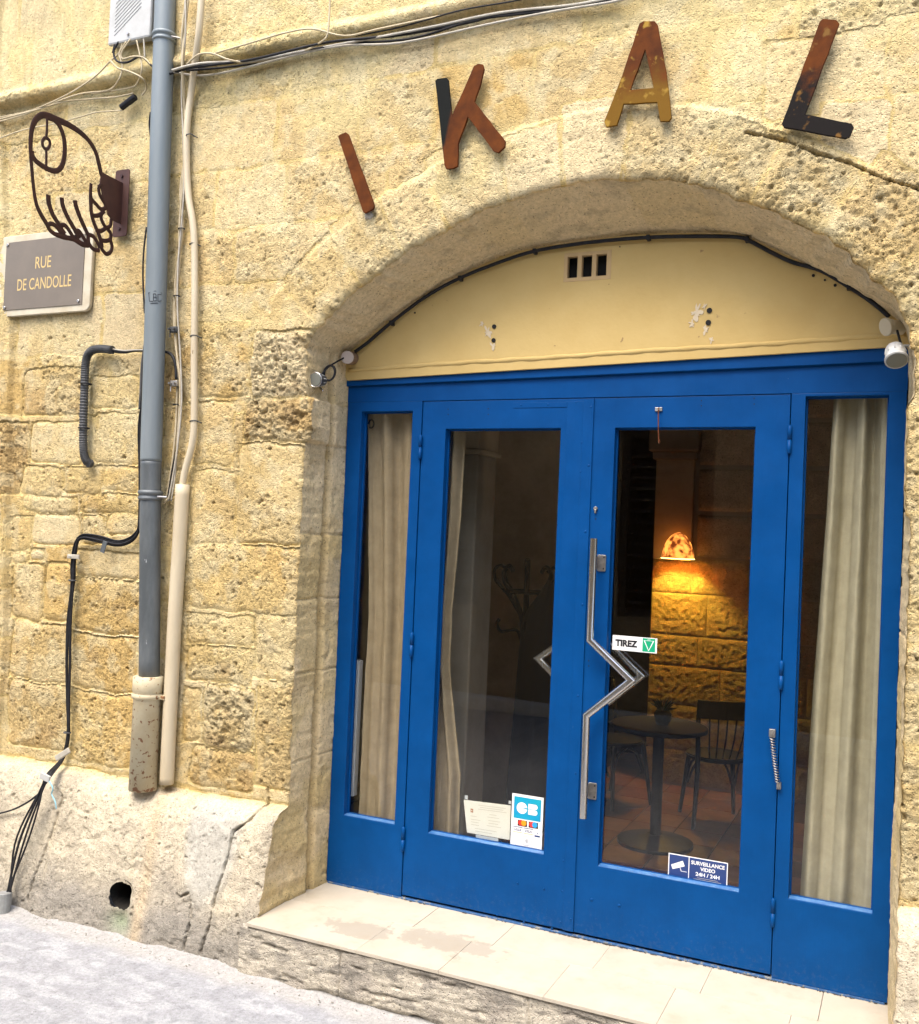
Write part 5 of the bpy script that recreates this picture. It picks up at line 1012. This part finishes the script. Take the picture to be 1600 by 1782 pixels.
# cable along the arch with clips
cy = -.052
AP = [(640, 596), (680, 562), (740, 517), (800, 484), (870, 456), (930, 437), (1000, 425), (1060, 418), (1128, 413), (1200, 411), (1280, 412), (1305, 419), (1345, 440), (1380, 456), (1430, 471), (1478, 499), (1520, 527), (1548, 551)]
t = empty('arch_cable', aty(640, 596, cy), 'black cable clipped along the arch above the yellow panel', 'cable')
tube('sheath', [aty(618, 612, cy)] + [aty(a_, b_, cy) for a_, b_ in AP], .0085, M['black'], t, 8, 5)
for (a_, b_) in ((680, 562), (800, 484), (930, 437), (1128, 413), (1300, 416), (1478, 499)):
    q = aty(a_, b_, cy - .008); box('clip', q.x - .008, q.x + .008, cy - .012, cy + .02, q.z - .009, q.z + .012, M['black'], t, .002)
# left spotlight, its coil and round box
def spot(px, py, y, aim, lab, white, r=.026):
    q = aty(px, py, y); aim = Vector(aim).normalized(); t = empty('spotlight', q, lab, 'spotlight', 'small spotlights at the springing of the arch')
    body = M['corr'] if not white else M['lead']
    bm = bmesh.new(); tube_bm(bm, [q - aim * .05, q - aim * .045, q - aim * .01, q + aim * .012, q + aim * .014, q + aim * .022], [r * .6, r * .85, r, r * 1.02, r * 1.12, r * 1.12], 20); from_bm('housing', bm, body, t, True)
    bm = bmesh.new(); tube_bm(bm, [q + aim * .0225, q + aim * .024], [r * .98, r * .92], 20); from_bm('lens', bm, mat('frosted_lens', (.16, .165, .14), .35, spec=.4), t)
    for k in range(10):
        an = k * math.pi / 5; s1_ = aim.orthogonal().normalized(); s2_ = aim.cross(s1_); d_ = s1_ * math.cos(an) + s2_ * math.sin(an); tube('fin', [q - aim * .04 + d_ * r * .85, q - aim * .006 + d_ * r * 1.04], .0022, M['lead'], t, 4, 0)
    return t, q
t, q = spot(553, 661, -.27, (.05, -1, -.12), 'small dark round spotlight with a silver rim at the left foot of the arch', False, .030)
bm = bmesh.new(); s_ = Vector((.05, -1, -.12)).normalized(); e1 = s_.orthogonal().normalized(); e2 = s_.cross(e1); tube_bm(bm, [q + s_ * .022 + (e1 * math.cos(an) + e2 * math.sin(an)) * .033 for an in np.linspace(0, 2 * math.pi, 24)], .0028, 6, cap=False); from_bm('rim', bm, M['chrome'], t, True)
tube('bracket', [q + Vector((-.02, .03, .02)), q + Vector((-.03, .04, -.01)), q + Vector((-.0, .05, -.045))], .005, M['chrome'], t, 6)
cp = aty(575, 650, -.2); bm = bmesh.new()
for k in range(2): tube_bm(bm, [cp + Vector((.030 * math.cos(an), -.01 + .006 * k + .004 * math.sin(an), .036 * math.sin(an) + .003 * k)) for an in np.linspace(0, 2 * math.pi, 24)], .0045, 6, cap=False)
tube_bm(bm, smooth_pts([aty(600, 622, -.1), aty(582, 632, -.17), aty(570, 640, -.2), aty(558, 655, -.235)], 5), .0045, 6)
tag(from_bm('coiled_cable', bm, M['black'], None, True), 'black cable looped in a ring beside the left spotlight', 'cable')
q = aty(611, 624, -.065); t = empty('round_box', q, 'round brown junction box with a pale cap at the left corner of the frame', 'electrical box')
cyl('body', q + Vector((-.012, .05, .01)), q + Vector((0, -.03, 0)), .031, mat('brown_plastic', (.19, .12, .075), .6, bump=.0005), t, 20, bev=.003); cyl('cap', q + Vector((0, -.03, 0)), q + Vector((.003, -.040, -.001)), .031, mat('pale_pink_plastic', (.50, .42, .36), .5), t, 20, bev=.003)
# right spotlight
q = aty(1550, 570, -.09); t = empty('round_box', q, 'cream round junction box in the right corner above the white spotlight', 'electrical box')
cr = mat('aged_cream_plastic', (.50, .43, .29), .5); cyl('body', q + Vector((.04, .02, .0)), q + Vector((-.005, -.03, .0)), .026, cr, t, 18, bev=.003); cyl('cap', q + Vector((-.018, -.03, -.004)), q + Vector((-.008, -.022, .0)), .034, cr, t, 20, bev=.002)
t, q = spot(1560, 620, -.24, (.12, -.62, -.80), 'white ribbed spotlight at the right foot of the arch', True, .036)
tube('arm', [q + Vector((-.02, .0, .035)), q + Vector((.03, .03, .042)), q + Vector((.07, .06, .045))], .006, M['lead'], t, 6)
tag(tube('spot_wire', [aty(1562, 575, -.12), aty(1566, 590, -.14), aty(1570, 605, -.18), aty(1564, 612, -.2)], .005, M['black'], None, 6), 'short dark wire from the cream box to the white spotlight', 'cable')

# ------------------------------------------------------------------ the room behind the glass
FZ = -.20
ir = empty('room', (0, 2.5, FZ), 'dim stone walled dining room seen through the glass doors', 'room'); ir['kind'] = 'structure'; del ir['category']; del ir['label']
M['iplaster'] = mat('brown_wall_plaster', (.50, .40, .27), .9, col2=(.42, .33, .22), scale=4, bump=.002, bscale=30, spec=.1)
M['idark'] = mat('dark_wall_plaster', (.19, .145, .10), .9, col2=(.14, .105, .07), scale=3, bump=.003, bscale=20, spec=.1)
WY = 3.70                                                  # lamp wall
lx = aty(1140, 1000, WY).x; px1 = aty(1207, 1000, WY).x
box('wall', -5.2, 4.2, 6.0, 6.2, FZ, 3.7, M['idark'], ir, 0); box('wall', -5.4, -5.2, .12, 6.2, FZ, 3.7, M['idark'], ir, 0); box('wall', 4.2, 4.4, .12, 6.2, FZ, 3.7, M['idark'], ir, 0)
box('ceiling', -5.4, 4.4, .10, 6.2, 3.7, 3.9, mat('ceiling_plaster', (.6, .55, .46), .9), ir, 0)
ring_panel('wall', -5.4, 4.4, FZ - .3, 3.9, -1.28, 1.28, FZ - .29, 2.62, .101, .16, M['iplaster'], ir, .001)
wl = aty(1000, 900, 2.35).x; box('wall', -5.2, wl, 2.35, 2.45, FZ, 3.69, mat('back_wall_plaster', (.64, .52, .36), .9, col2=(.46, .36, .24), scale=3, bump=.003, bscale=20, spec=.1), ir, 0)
box('ceiling_beam', -5.2, lx, 2.9, 3.1, 2.75, 3.0, M['idark'], ir, .01)
# floor of terracotta tiles laid square, only those near the doors
box('floor', -5.2, 4.2, .11, 6.0, FZ - .06, FZ - .006, mat('floor_joint', (.05, .035, .025), .9), ir, 0)
ft_ = [mat('terracotta_%s' % n_, c, .45, col2=tuple(v * .7 for v in c), scale=7, bump=.0006) for n_, c in (('red', (.17, .058, .03)), ('brown', (.10, .045, .027)), ('pale', (.21, .09, .05)))]
tm = []
for m_ in ft_:
    bm = bmesh.new(); bbox(bm, -.146, .146, -.146, .146, -.012, 0, .002, 1); me = bpy.data.meshes.new('floor_tile'); bm.to_mesh(me); bm.free(); me.materials.append(m_); tm.append(me)
for i in range(-8, 9):
    for j in range(0, 15):
        o = bpy.data.objects.new('floor_tile', tm[(i + j) % 2 * 2 if random.random() < .8 else 1]); COL.objects.link(o); o.parent = ir; o.location = Vector((i * .30 + .05, .30 + j * .30, FZ + random.uniform(-.001, .001))) - ir.location
# rough stone wall with the lamp: dressed blocks right, rough blocks under the lamp, plaster pilaster above
def rough_block(x0, x1, z0, z1, y, amp, col, dep=.02, nm='wall_stone', f0=9):
    n1 = max(4, int((x1 - x0) / .010)); n2 = max(4, int((z1 - z0) / .010)); U, V = np.meshgrid(np.linspace(x0, x1, n1 + 1), np.linspace(z0, z1, n2 + 1)); u = U.ravel(); v = V.ravel()
    e = np.minimum(np.minimum(u - x0, x1 - u), np.minimum(v - z0, z1 - v)); hh = dep * (1 - np.exp(-e / .012)) + amp * (fbm(u, v, f0, 4, int(x0 * 50) % 90) - .8 * sst(.2, .6, fbm(u, v, 20, 3, 66))) * sst(0, .03, e)
    a = np.arange(n2 * (n1 + 1)).reshape(n2, n1 + 1)[:, :-1].ravel(); c = np.tile(np.array(col), (len(u), 1)) * (1 + .18 * fbm(u, v, 8, 3, 12))[:, None]
    return grid_mesh(nm, np.c_[u, y - hh, v], np.c_[a, a + 1, a + n1 + 2, a + n1 + 1], c, np.full(len(u), .9), M['stone'], ir)
box('wall', lx, 4.2, WY, 5.95, FZ, 3.7, M['iplaster'], ir, 0)
zl = aty(1180, 985, WY).z
zs = FZ + .02; row = 0
while zs < zl - .02:
    hh_ = [.26, .35, .30, .24, .33, .28, .31][row % 7]; xs = lx - .02; k = 0
    while xs < 2.6:
        wd = [.31, .56, .44, .63, .38][(k * 2 + row * 3) % 5]
        if xs < px1 + .5: rough_block(xs + .003, xs + wd - .003, zs + .003, zs + hh_ - .003, WY - .002, .0034, (.50, .38, .22), .005, f0=30)
        else: rough_block(xs + .006, xs + wd - .006, zs + .006, zs + hh_ - .006, WY - .002, .005, (.46, .36, .235), .012, f0=38)
        xs += wd; k += 1
    zs += hh_; row += 1
zt_ = zs
zs = zt_; row = 0
while zs < 3.2:                                            # dressed blocks above, to the right of the pilaster
    xs = px1 + .01; k = 0
    while xs < 2.6:
        wd = [.62, .8, .7][(row + k) % 3]; rough_block(xs + .010, xs + wd - .010, zs + .012, zs + .35 - .012, WY - .002, .003, (.60, .46, .29), .03); xs += wd; k += 1
    zs += .36; row += 1
box('pilaster', lx - .005, px1 - .01, WY - .07, WY - .001, zt_ - .02, aty(1175, 800, WY - .07).z, mat('pale_pilaster', (.68, .56, .38), .85, col2=(.58, .46, .30), scale=6, bump=.001), ir, .006)
zc1 = aty(1175, 800, WY - .07).z
box('capital', lx - .03, px1 + .01, WY - .10, WY - .001, zc1 + .001, zc1 + .06, M['iplaster'], ir, .01); box('capital', lx - .06, px1 + .03, WY - .13, WY - .001, zc1 + .062, zc1 + .30, M['iplaster'], ir, .015)
# pilaster seen behind the left door
q = aty(824, 1000, .55); box('pilaster', q.x - .20, q.x, .55, .80, FZ, aty(822, 790, .55).z, mat('grey_pilaster', (.34, .29, .22), .85, col2=(.28, .235, .17), scale=6, bump=.0015), ir, .01)
zc2 = aty(822, 790, .55).z; box('capital', q.x - .22, q.x + .018, .53, .82, zc2 + .001, zc2 + .025, M['iplaster'], ir, .006); box('capital', q.x - .21, q.x + .006, .54, .81, zc2 + .026, 2.9, M['iplaster'], ir, .006)
# wall lamp
for lp, lab_l in ((aty(1180, 972, WY - .17), 'small glowing amber dome lamp lit on the rough stone wall inside'),):
  t = empty('wall_lamp', (lp.x, WY, lp.z), lab_l, 'lamp')
  lr = .125
  prof = [(1.0, 0), (.99, .05), (.95, .25), (.86, .5), (.70, .75), (.48, .95), (.25, 1.07), (.02, 1.12)]
  bm = bmesh.new(); rings = []
  for (a_, b_) in prof: rings.append([bm.verts.new((lp.x + lr * a_ * math.cos(2 * math.pi * k / 32), lp.y + lr * a_ * math.sin(2 * math.pi * k / 32), lp.z + lr * 1.45 * b_)) for k in range(32)])
  for i in range(len(rings) - 1):
      for k in range(32): bm.faces.new((rings[i][k], rings[i][(k + 1) % 32], rings[i + 1][(k + 1) % 32], rings[i + 1][k]))
  lm = bpy.data.materials.new('marbled_amber_glass'); lm.use_nodes = True; nt = lm.node_tree; b = nt.nodes['Principled BSDF']
  n = nt.nodes.new('ShaderNodeTexNoise'); n.inputs['Scale'].default_value = 22; n.inputs['Detail'].default_value = 4; tc = nt.nodes.new('ShaderNodeTexCoord'); nt.links.new(tc.outputs['Object'], n.inputs[0])
  cr_ = nt.nodes.new('ShaderNodeValToRGB'); nt.links.new(n.outputs['Fac'], cr_.inputs[0]); cr_.color_ramp.elements[0].position = .40; cr_.color_ramp.elements[0].color = (.10, .018, .003, 1); cr_.color_ramp.elements[1].position = .60; cr_.color_ramp.elements[1].color = (1, .30, .05, 1)
  b.inputs['Base Color'].default_value = (.3, .1, .03, 1); nt.links.new(cr_.outputs[0], b.inputs['Emission Color']); b.inputs['Emission Strength'].default_value = .9
  from_bm('lamp_shade', bm, lm, t, True)
  bm = bmesh.new(); tube_bm(bm, [Vector((lp.x + lr * 1.0 * math.cos(an), lp.y + lr * 1.0 * math.sin(an), lp.z)) for an in np.linspace(0, 2 * math.pi, 33)], .004, 6, cap=False)
  em = bpy.data.materials.new('glowing_rim'); em.use_nodes = True; b = em.node_tree.nodes['Principled BSDF']; b.inputs['Emission Color'].default_value = (1, .62, .16, 1); b.inputs['Emission Strength'].default_value = 2.5; from_bm('rim', bm, em, t, True)
  bm = bmesh.new(); bmesh.ops.create_uvsphere(bm, u_segments=12, v_segments=8, radius=.018); bmesh.ops.translate(bm, vec=lp + Vector((0, 0, .168)), verts=bm.verts); eb = em.copy(); eb.node_tree.nodes['Principled BSDF'].inputs['Emission Strength'].default_value = 8; from_bm('bulb', bm, eb, t, True)
  tube('arm', [lp + Vector((0, 0, .14)), lp + Vector((0, .08, .15)), Vector((lp.x, WY - .07, lp.z + .10))], .007, M['steel'], t, 8)
  pl = bpy.data.lights.new('lamp_light', 'POINT'); pl.energy = 19; pl.color = (1, .69, .10); pl.shadow_soft_size = .03; po = bpy.data.objects.new('lamp_light', pl); COL.objects.link(po); po.parent = t; po.location = lp + Vector((0, .03, .135)) - wpos(t)
# curtains
def curtain(name, xa, xb, z0, z1, y, folds, m, lab, xa0=None, xb0=None, amp=.03, seed=1, pinch=None, grp=None):
    nU, nV = 150, 90; q = np.random.RandomState(seed); ph = q.rand(6) * 6
    U, V = np.meshgrid(np.linspace(0, 1, nU + 1), np.linspace(0, 1, nV + 1)); u = U.ravel(); v = V.ravel()
    xa0 = xa if xa0 is None else xa0; xb0 = xb if xb0 is None else xb0
    uw = u + .025 * np.sin(v * 2.3 + ph[3]) + .012 * np.sin(v * 5 + u * 4 + ph[4])
    fo = np.sin(2 * np.pi * folds * uw + ph[0] + .5 * np.sin(v * 3 + ph[1])); fo = np.sign(fo) * np.abs(fo) ** .7
    yy_ = y + amp * fo * (.75 + .5 * v) + amp * .25 * np.sin(2 * np.pi * folds * 1.7 * uw + ph[2] + v * 2) + .004 * fbm(u * 3, v * 10, 2, 3, seed + 500)
    xl_ = xa + (xa0 - xa) * (1 - v); xr_ = xb + (xb0 - xb) * (1 - v)
    if pinch is not None: xl_ = np.interp(v, *pinch[0]); xr_ = np.interp(v, *pinch[1])
    xx = xl_ + (xr_ - xl_) * u; zz_ = z0 + (z1 - z0) * v
    a = np.arange(nV * (nU + 1)).reshape(nV, nU + 1)[:, :-1].ravel(); o = grid_mesh(name, np.c_[xx, yy_, zz_], np.c_[a, a + 1, a + nU + 2, a + nU + 1], None, None, m)
    return tag(o, lab, 'curtain', grp)
cy_ = .105
def cxx(px, py, y=cy_): return aty(px, py, y).x
zt, zb = aty(680, 705, cy_).z + .03, FZ + .04
curtain('curtain', 0, 1, zb, 2.28, cy_, 2.3, M['curtain'], 'light brown linen curtain filling the left sidelight', amp=.020, seed=4, pinch=(([0, .3, .6, 1], [cxx(628, 1430), cxx(640, 1150), cxx(650, 950), cxx(642, 720)]), ([0, .5, 1], [cxx(712, 1430), cxx(722, 1100), cxx(732, 720)])))
tube('curtain_rod', [Vector((-1.20, cy_, 2.272)), Vector((-.84, cy_, 2.272))], .008, M['black'], None, 8, 0); tag(bpy.data.objects['curtain_rod'], 'black curtain rod at the top of the left sidelight', 'curtain rod')
bm = bmesh.new(); cq = aty(646, 742, cy_ - .03); tube_bm(bm, [cq + Vector((.014 * math.cos(an), 0, .020 * math.sin(an) + .012)) for an in np.linspace(-2.2, 3.2, 18)], .004, 6); tag(from_bm('curtain_ring', bm, M['black'], None, True), 'black curtain ring at the top left of the left sidelight', 'curtain ring')
curtain('curtain', 0, 1, zb, 2.25, .13, 2.2, M['curtain'], 'beige curtain drawn to the left edge of the left door', amp=.022, seed=9, pinch=(([0, 1], [cxx(735, 1450, .13), cxx(750, 750, .13)]), ([0, .12, .3, .5, .62, .8, 1], [cxx(790, 1450, .13), cxx(798, 1400, .13), cxx(800, 1300, .13), cxx(782, 1130, .13), cxx(786, 1020, .13), cxx(800, 880, .13), cxx(808, 750, .13)])))
curtain('curtain', 0, 1, zb, 2.32, .12, 2.7, M['curtain2'], 'greenish grey curtain hanging in tall folds in the right sidelight', amp=.028, seed=3, pinch=(([0, .2, .5, .8, 1], [cxx(1388, 1560, .12), cxx(1398, 1400, .12), cxx(1418, 1100, .12), cxx(1440, 850, .12), cxx(1452, 690, .12)]), ([0, 1], [cxx(1536, 1560, .12), cxx(1568, 690, .12)])))
# white object behind the left sidelight's lower corner
q0, q1 = aty(604, 1385, .10), aty(621, 1150, .10); tag(box('white_board', q0.x - .03, q0.x + .035, .10, .14, q0.z - .0, q1.z, M['white'], None, .004), 'narrow white board behind the left edge of the left sidelight', 'board')
# coat stand
cyx = aty(918, 1000, 1.45); bx0 = Vector((cyx.x, 1.45, FZ)); t = empty('coat_stand', bx0, 'black bentwood coat stand with curled hooks behind the left door', 'coat stand')
ztop = aty(922, 972, 1.45).z; cyl('pole', bx0 + Vector((0, 0, .02)), Vector((bx0.x, bx0.y, ztop)), .021, M['bent'], t, 14, .017, bev=.008)
zh = aty(918, 1030, 1.45).z
for k in range(8):
    an = k * math.pi / 4 + .35; d = Vector((math.cos(an), math.sin(an), 0)); b0 = Vector((bx0.x, bx0.y, 0))
    tube('hook', [b0 + d * .02 + Vector((0, 0, zh - .24)), b0 + d * .035 + Vector((0, 0, zh - .14)), b0 + d * .11 + Vector((0, 0, zh - .02)), b0 + d * .185 + Vector((0, 0, zh + .06)), b0 + d * .195 + Vector((0, 0, zh + .125)), b0 + d * .155 + Vector((0, 0, zh + .15)), b0 + d * .12 + Vector((0, 0, zh + .12))], [.012, .012, .011, .011, .010, .010, .011], M['bent'], t, 8)
    if k % 2 == 0:
        tube('lower_hook', [b0 + d * .02 + Vector((0, 0, zh - .30)), b0 + d * .04 + Vector((0, 0, zh - .24)), b0 + d * .08 + Vector((0, 0, zh - .23)), b0 + d * .14 + Vector((0, 0, zh - .245)), b0 + d * .17 + Vector((0, 0, zh - .20)), b0 + d * .155 + Vector((0, 0, zh - .17))], .010, M['bent'], t, 8)
        tube('foot', [b0 + d * .02 + Vector((0, 0, FZ + .42)), b0 + d * .06 + Vector((0, 0, FZ + .28)), b0 + d * .16 + Vector((0, 0, FZ + .16)), b0 + d * .27 + Vector((0, 0, FZ + .04)), b0 + d * .30 + Vector((0, 0, FZ + .012))], .014, M['bent'], t, 8)
for (zz_, rr3) in ((zh + .0, .135), (FZ + .17, .17)):
    bm = bmesh.new(); tube_bm(bm, [Vector((bx0.x + rr3 * math.cos(an), bx0.y + rr3 * math.sin(an), zz_)) for an in np.linspace(0, 2 * math.pi, 33)], .009, 8, cap=False); from_bm('ring', bm, M['bent'], t, True)
# black coat hanging on it
def coat(cx, cy2, ztop, zbot, w0, w1, seed):
    nU, nV = 48, 60; U, V = np.meshgrid(np.linspace(0, 2 * np.pi, nU + 1), np.linspace(0, 1, nV + 1)); u = U.ravel(); v = V.ravel()
    wd = np.interp(v, [0, .05, .12, .2, .5, 1], [.02, .06, w0 * .8, w0, w0 * 1.05, w1]); dp = wd * .45
    r_ = 1 + .10 * np.sin(u * 5 + v * 2 + seed) * np.clip(v * 2, 0, 1) + .05 * np.sin(u * 11 + seed)
    a = np.arange(nV * (nU + 1)).reshape(nV, nU + 1)[:, :-1].ravel()
    o = grid_mesh('coat', np.c_[cx + wd * r_ * np.cos(u), cy2 + dp * r_ * np.sin(u), ztop + (zbot - ztop) * v + .02 * np.sin(u * 3) * v], np.c_[a, a + 1, a + nU + 2, a + nU + 1], None, None, M['coat']); return o
q = aty(950, 1010, 1.34); tag(coat(q.x + .03, 1.34, q.z, aty(930, 1440, 1.34).z, .16, .20, 2), 'long black coat hanging from the coat stand', 'coat')
# cafe chairs, table, plant
def leg(t, a, b, r0, r1, bend=0):
    m_ = a.lerp(b, .5) + Vector((bend, 0, 0)); tube('leg', [a, m_, b], [r0, (r0 + r1) / 2, r1], M['bent'], t, 8, 3)
def chair(loc, rz, lab):
    t = empty('cafe_chair', loc, lab, 'chair', 'black bentwood cafe chairs in the room'); Mx = Matrix.Rotation(rz, 3, 'Z'); L = Vector(loc)
    def w_(x_, y__, z_): return L + Mx @ Vector((x_, y__, z_))
    bm = bmesh.new(); bmesh.ops.create_cone(bm, cap_ends=True, segments=28, radius1=.205, radius2=.205, depth=.03)
    bmesh.ops.bevel(bm, geom=[e for e in bm.edges if abs(e.verts[0].co.z - e.verts[1].co.z) < 1e-5], offset=.008, segments=2, affect='EDGES')
    bmesh.ops.translate(bm, verts=bm.verts, vec=w_(0, 0, .445)); from_bm('seat', bm, M['bent'], t)
    for s_ in (-1, 1):
        leg(t, w_(s_ * .15, -.13, .44), w_(s_ * .19, -.19, 0), .018, .013)
        tube('back_leg', [w_(s_ * .20, .24, 0), w_(s_ * .17, .17, .25), w_(s_ * .165, .16, .45), w_(s_ * .18, .20, .66), w_(s_ * .19, .245, .84)], [.013, .017, .018, .016, .014], M['bent'], t, 8, 4)
        tube('brace', [w_(s_ * .155, -.14, .36 - .14), w_(s_ * .10, -.13, .36), w_(s_ * .0, -.12, .415)], .009, M['bent'], t, 6, 4)
        tube('brace', [w_(s_ * .172, -.12, .22), w_(s_ * .165, -.02, .38), w_(s_ * .16, .04, .42)], .009, M['bent'], t, 6, 4)
    bm = bmesh.new(); nA = 12
    vs = [[bm.verts.new(w_(.19 * sn, .245 + .035 * (1 - sn * sn) + dy, z_)) for sn in np.linspace(-1.05, 1.05, nA)] for (dy, z_) in ((0, .74), (.0, .86), (.016, .86), (.016, .74))]
    for r_ in range(4):
        for k in range(nA - 1): bm.faces.new((vs[r_][k], vs[r_][k + 1], vs[(r_ + 1) % 4][k + 1], vs[(r_ + 1) % 4][k]))
    from_bm('top_rail', bm, M['bent'], t)
    for k in range(5): tube('spindle', [w_(-.09 + .045 * k, .17, .46), w_(-.11 + .055 * k, .23, .60), w_(-.12 + .06 * k, .26, .75)], .006, M['bent'], t, 6, 3)
    return t
c1 = atz(1222, 1432, FZ); chair((c1.x + .06, c1.y + .10, FZ), R(205), 'black bentwood cafe chair with spindle back, the one right of the table under the lamp')
c2 = atz(1078, 1400, FZ); chair((c2.x - .06, c2.y + .05, FZ), R(60), 'black bentwood cafe chair in the dark left of the table behind the handle')
tb = atz(1140, 1468, FZ); t = empty('cafe_table', (tb.x, tb.y, FZ), 'round dark cafe table on a heavy round foot under the lamp', 'table')
TZ = FZ + .745
bm = bmesh.new(); tube_bm(bm, [Vector((tb.x, tb.y, FZ + z_)) for z_ in (0, .02, .035, .06)], [.235, .235, .17, .05], 32, ref=Vector((1, 0, 0))); from_bm('foot', bm, M['bent'], t)
cyl('column', (tb.x, tb.y, FZ + .05), (tb.x, tb.y, TZ - .03), .035, M['bent'], t, 16)
bm = bmesh.new(); tube_bm(bm, [Vector((tb.x, tb.y, TZ + z_)) for z_ in (-.03, -.026, -.004, 0)], [.29, .30, .30, .295], 40, ref=Vector((1, 0, 0))); from_bm('table_top', bm, mat('dark_wood_top', (.008, .007, .006), .75, spec=.1), t)
q = Vector((tb.x + .02, tb.y, TZ)); t = empty('potted_plant', q, 'small dark leafy plant in a round pot on the cafe table', 'plant')
bm = bmesh.new(); tube_bm(bm, [q + Vector((0, 0, z_)) for z_ in (.0, .03, .07, .09)], [.035, .05, .055, .045], 18, ref=Vector((1, 0, 0))); from_bm('pot', bm, M['black'], t, True)
bm = bmesh.new()
for k in range(46):
    an = random.uniform(0, 6.28); ln = random.uniform(.05, .12); up_ = random.uniform(.2, 1.2); d = Vector((math.cos(an), math.sin(an), up_)).normalized(); s_ = d.orthogonal().normalized() * .009; b0 = q + Vector((0, 0, .085)); m_ = b0 + d * ln * .55 + Vector((0, 0, .006)); e_ = b0 + d * ln
    v_ = [bm.verts.new(p_) for p_ in (b0, m_ + s_, e_, m_ - s_)]; bm.faces.new(v_)
from_bm('leaves', bm, M['plant'], t)
q = aty(1150, 1268, tb.y - .1); t = None

# ------------------------------------------------------------------ the other side of the street (only seen mirrored in the panes)
OY = -6.1
ob = empty('house_opposite', (0, OY, -.23), 'shaded stone house across the narrow street, mirrored in the door panes', 'building')
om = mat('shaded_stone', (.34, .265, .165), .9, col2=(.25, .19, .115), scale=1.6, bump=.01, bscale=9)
wins = [(-4.2, -3.2), (-1.6, -.6), (1.2, 2.2), (4.0, 5.0)]
lps = [[(-14, -.22), (12, -.22), (12, 4.6), (-14, 4.6)]] + [[(a_, .9), (b_, .9), (b_, 2.9), (a_, 2.9)] for a_, b_ in wins]
poly('wall', lps, OY - .15, .3, om, ob, .004)
for (a_, b_) in wins:
    for (z0_, z1_) in ((.9, 2.9),):
        w_o = ring_panel('window', a_ + .002, b_ - .002, z0_ + .002, z1_ - .002, a_ + .09, b_ - .09, z0_ + .09, z1_ - .09, OY - .12, OY - .06, mat('dark_frame', (.05, .045, .04), .5) if 'dark_frame' not in bpy.data.materials else bpy.data.materials['dark_frame'], ob, .003)
        box('pane', a_ + .09, b_ - .09, OY - .10, OY - .095, z0_ + .09, z1_ - .09, M['dark'], w_o, 0)
        for k in range(int((z1_ - z0_ - .3) / .12)): box('louvre', a_ + .10, b_ - .10, OY - .09, OY - .06, z0_ + .14 + k * .12, z0_ + .17 + k * .12, bpy.data.materials['dark_frame'], w_o, 0)
for (z_,) in ((3.35,), (4.5,)): box('string_course', -14, 12, OY + .001, OY + .08, z_, z_ + .12, om, ob, .01)
tag(box('kerb', -14, 12, OY + .02, OY + .20, -.23, -.10, mat('pale_kerb_stone', (.62, .61, .58), .8), None, .01), kind='structure')
# ------------------------------------------------------------------ tidy: check materials exist on every mesh
for o in list(S.objects):
    if o.type == 'MESH' and not o.data.materials: o.data.materials.append(M['stone'])
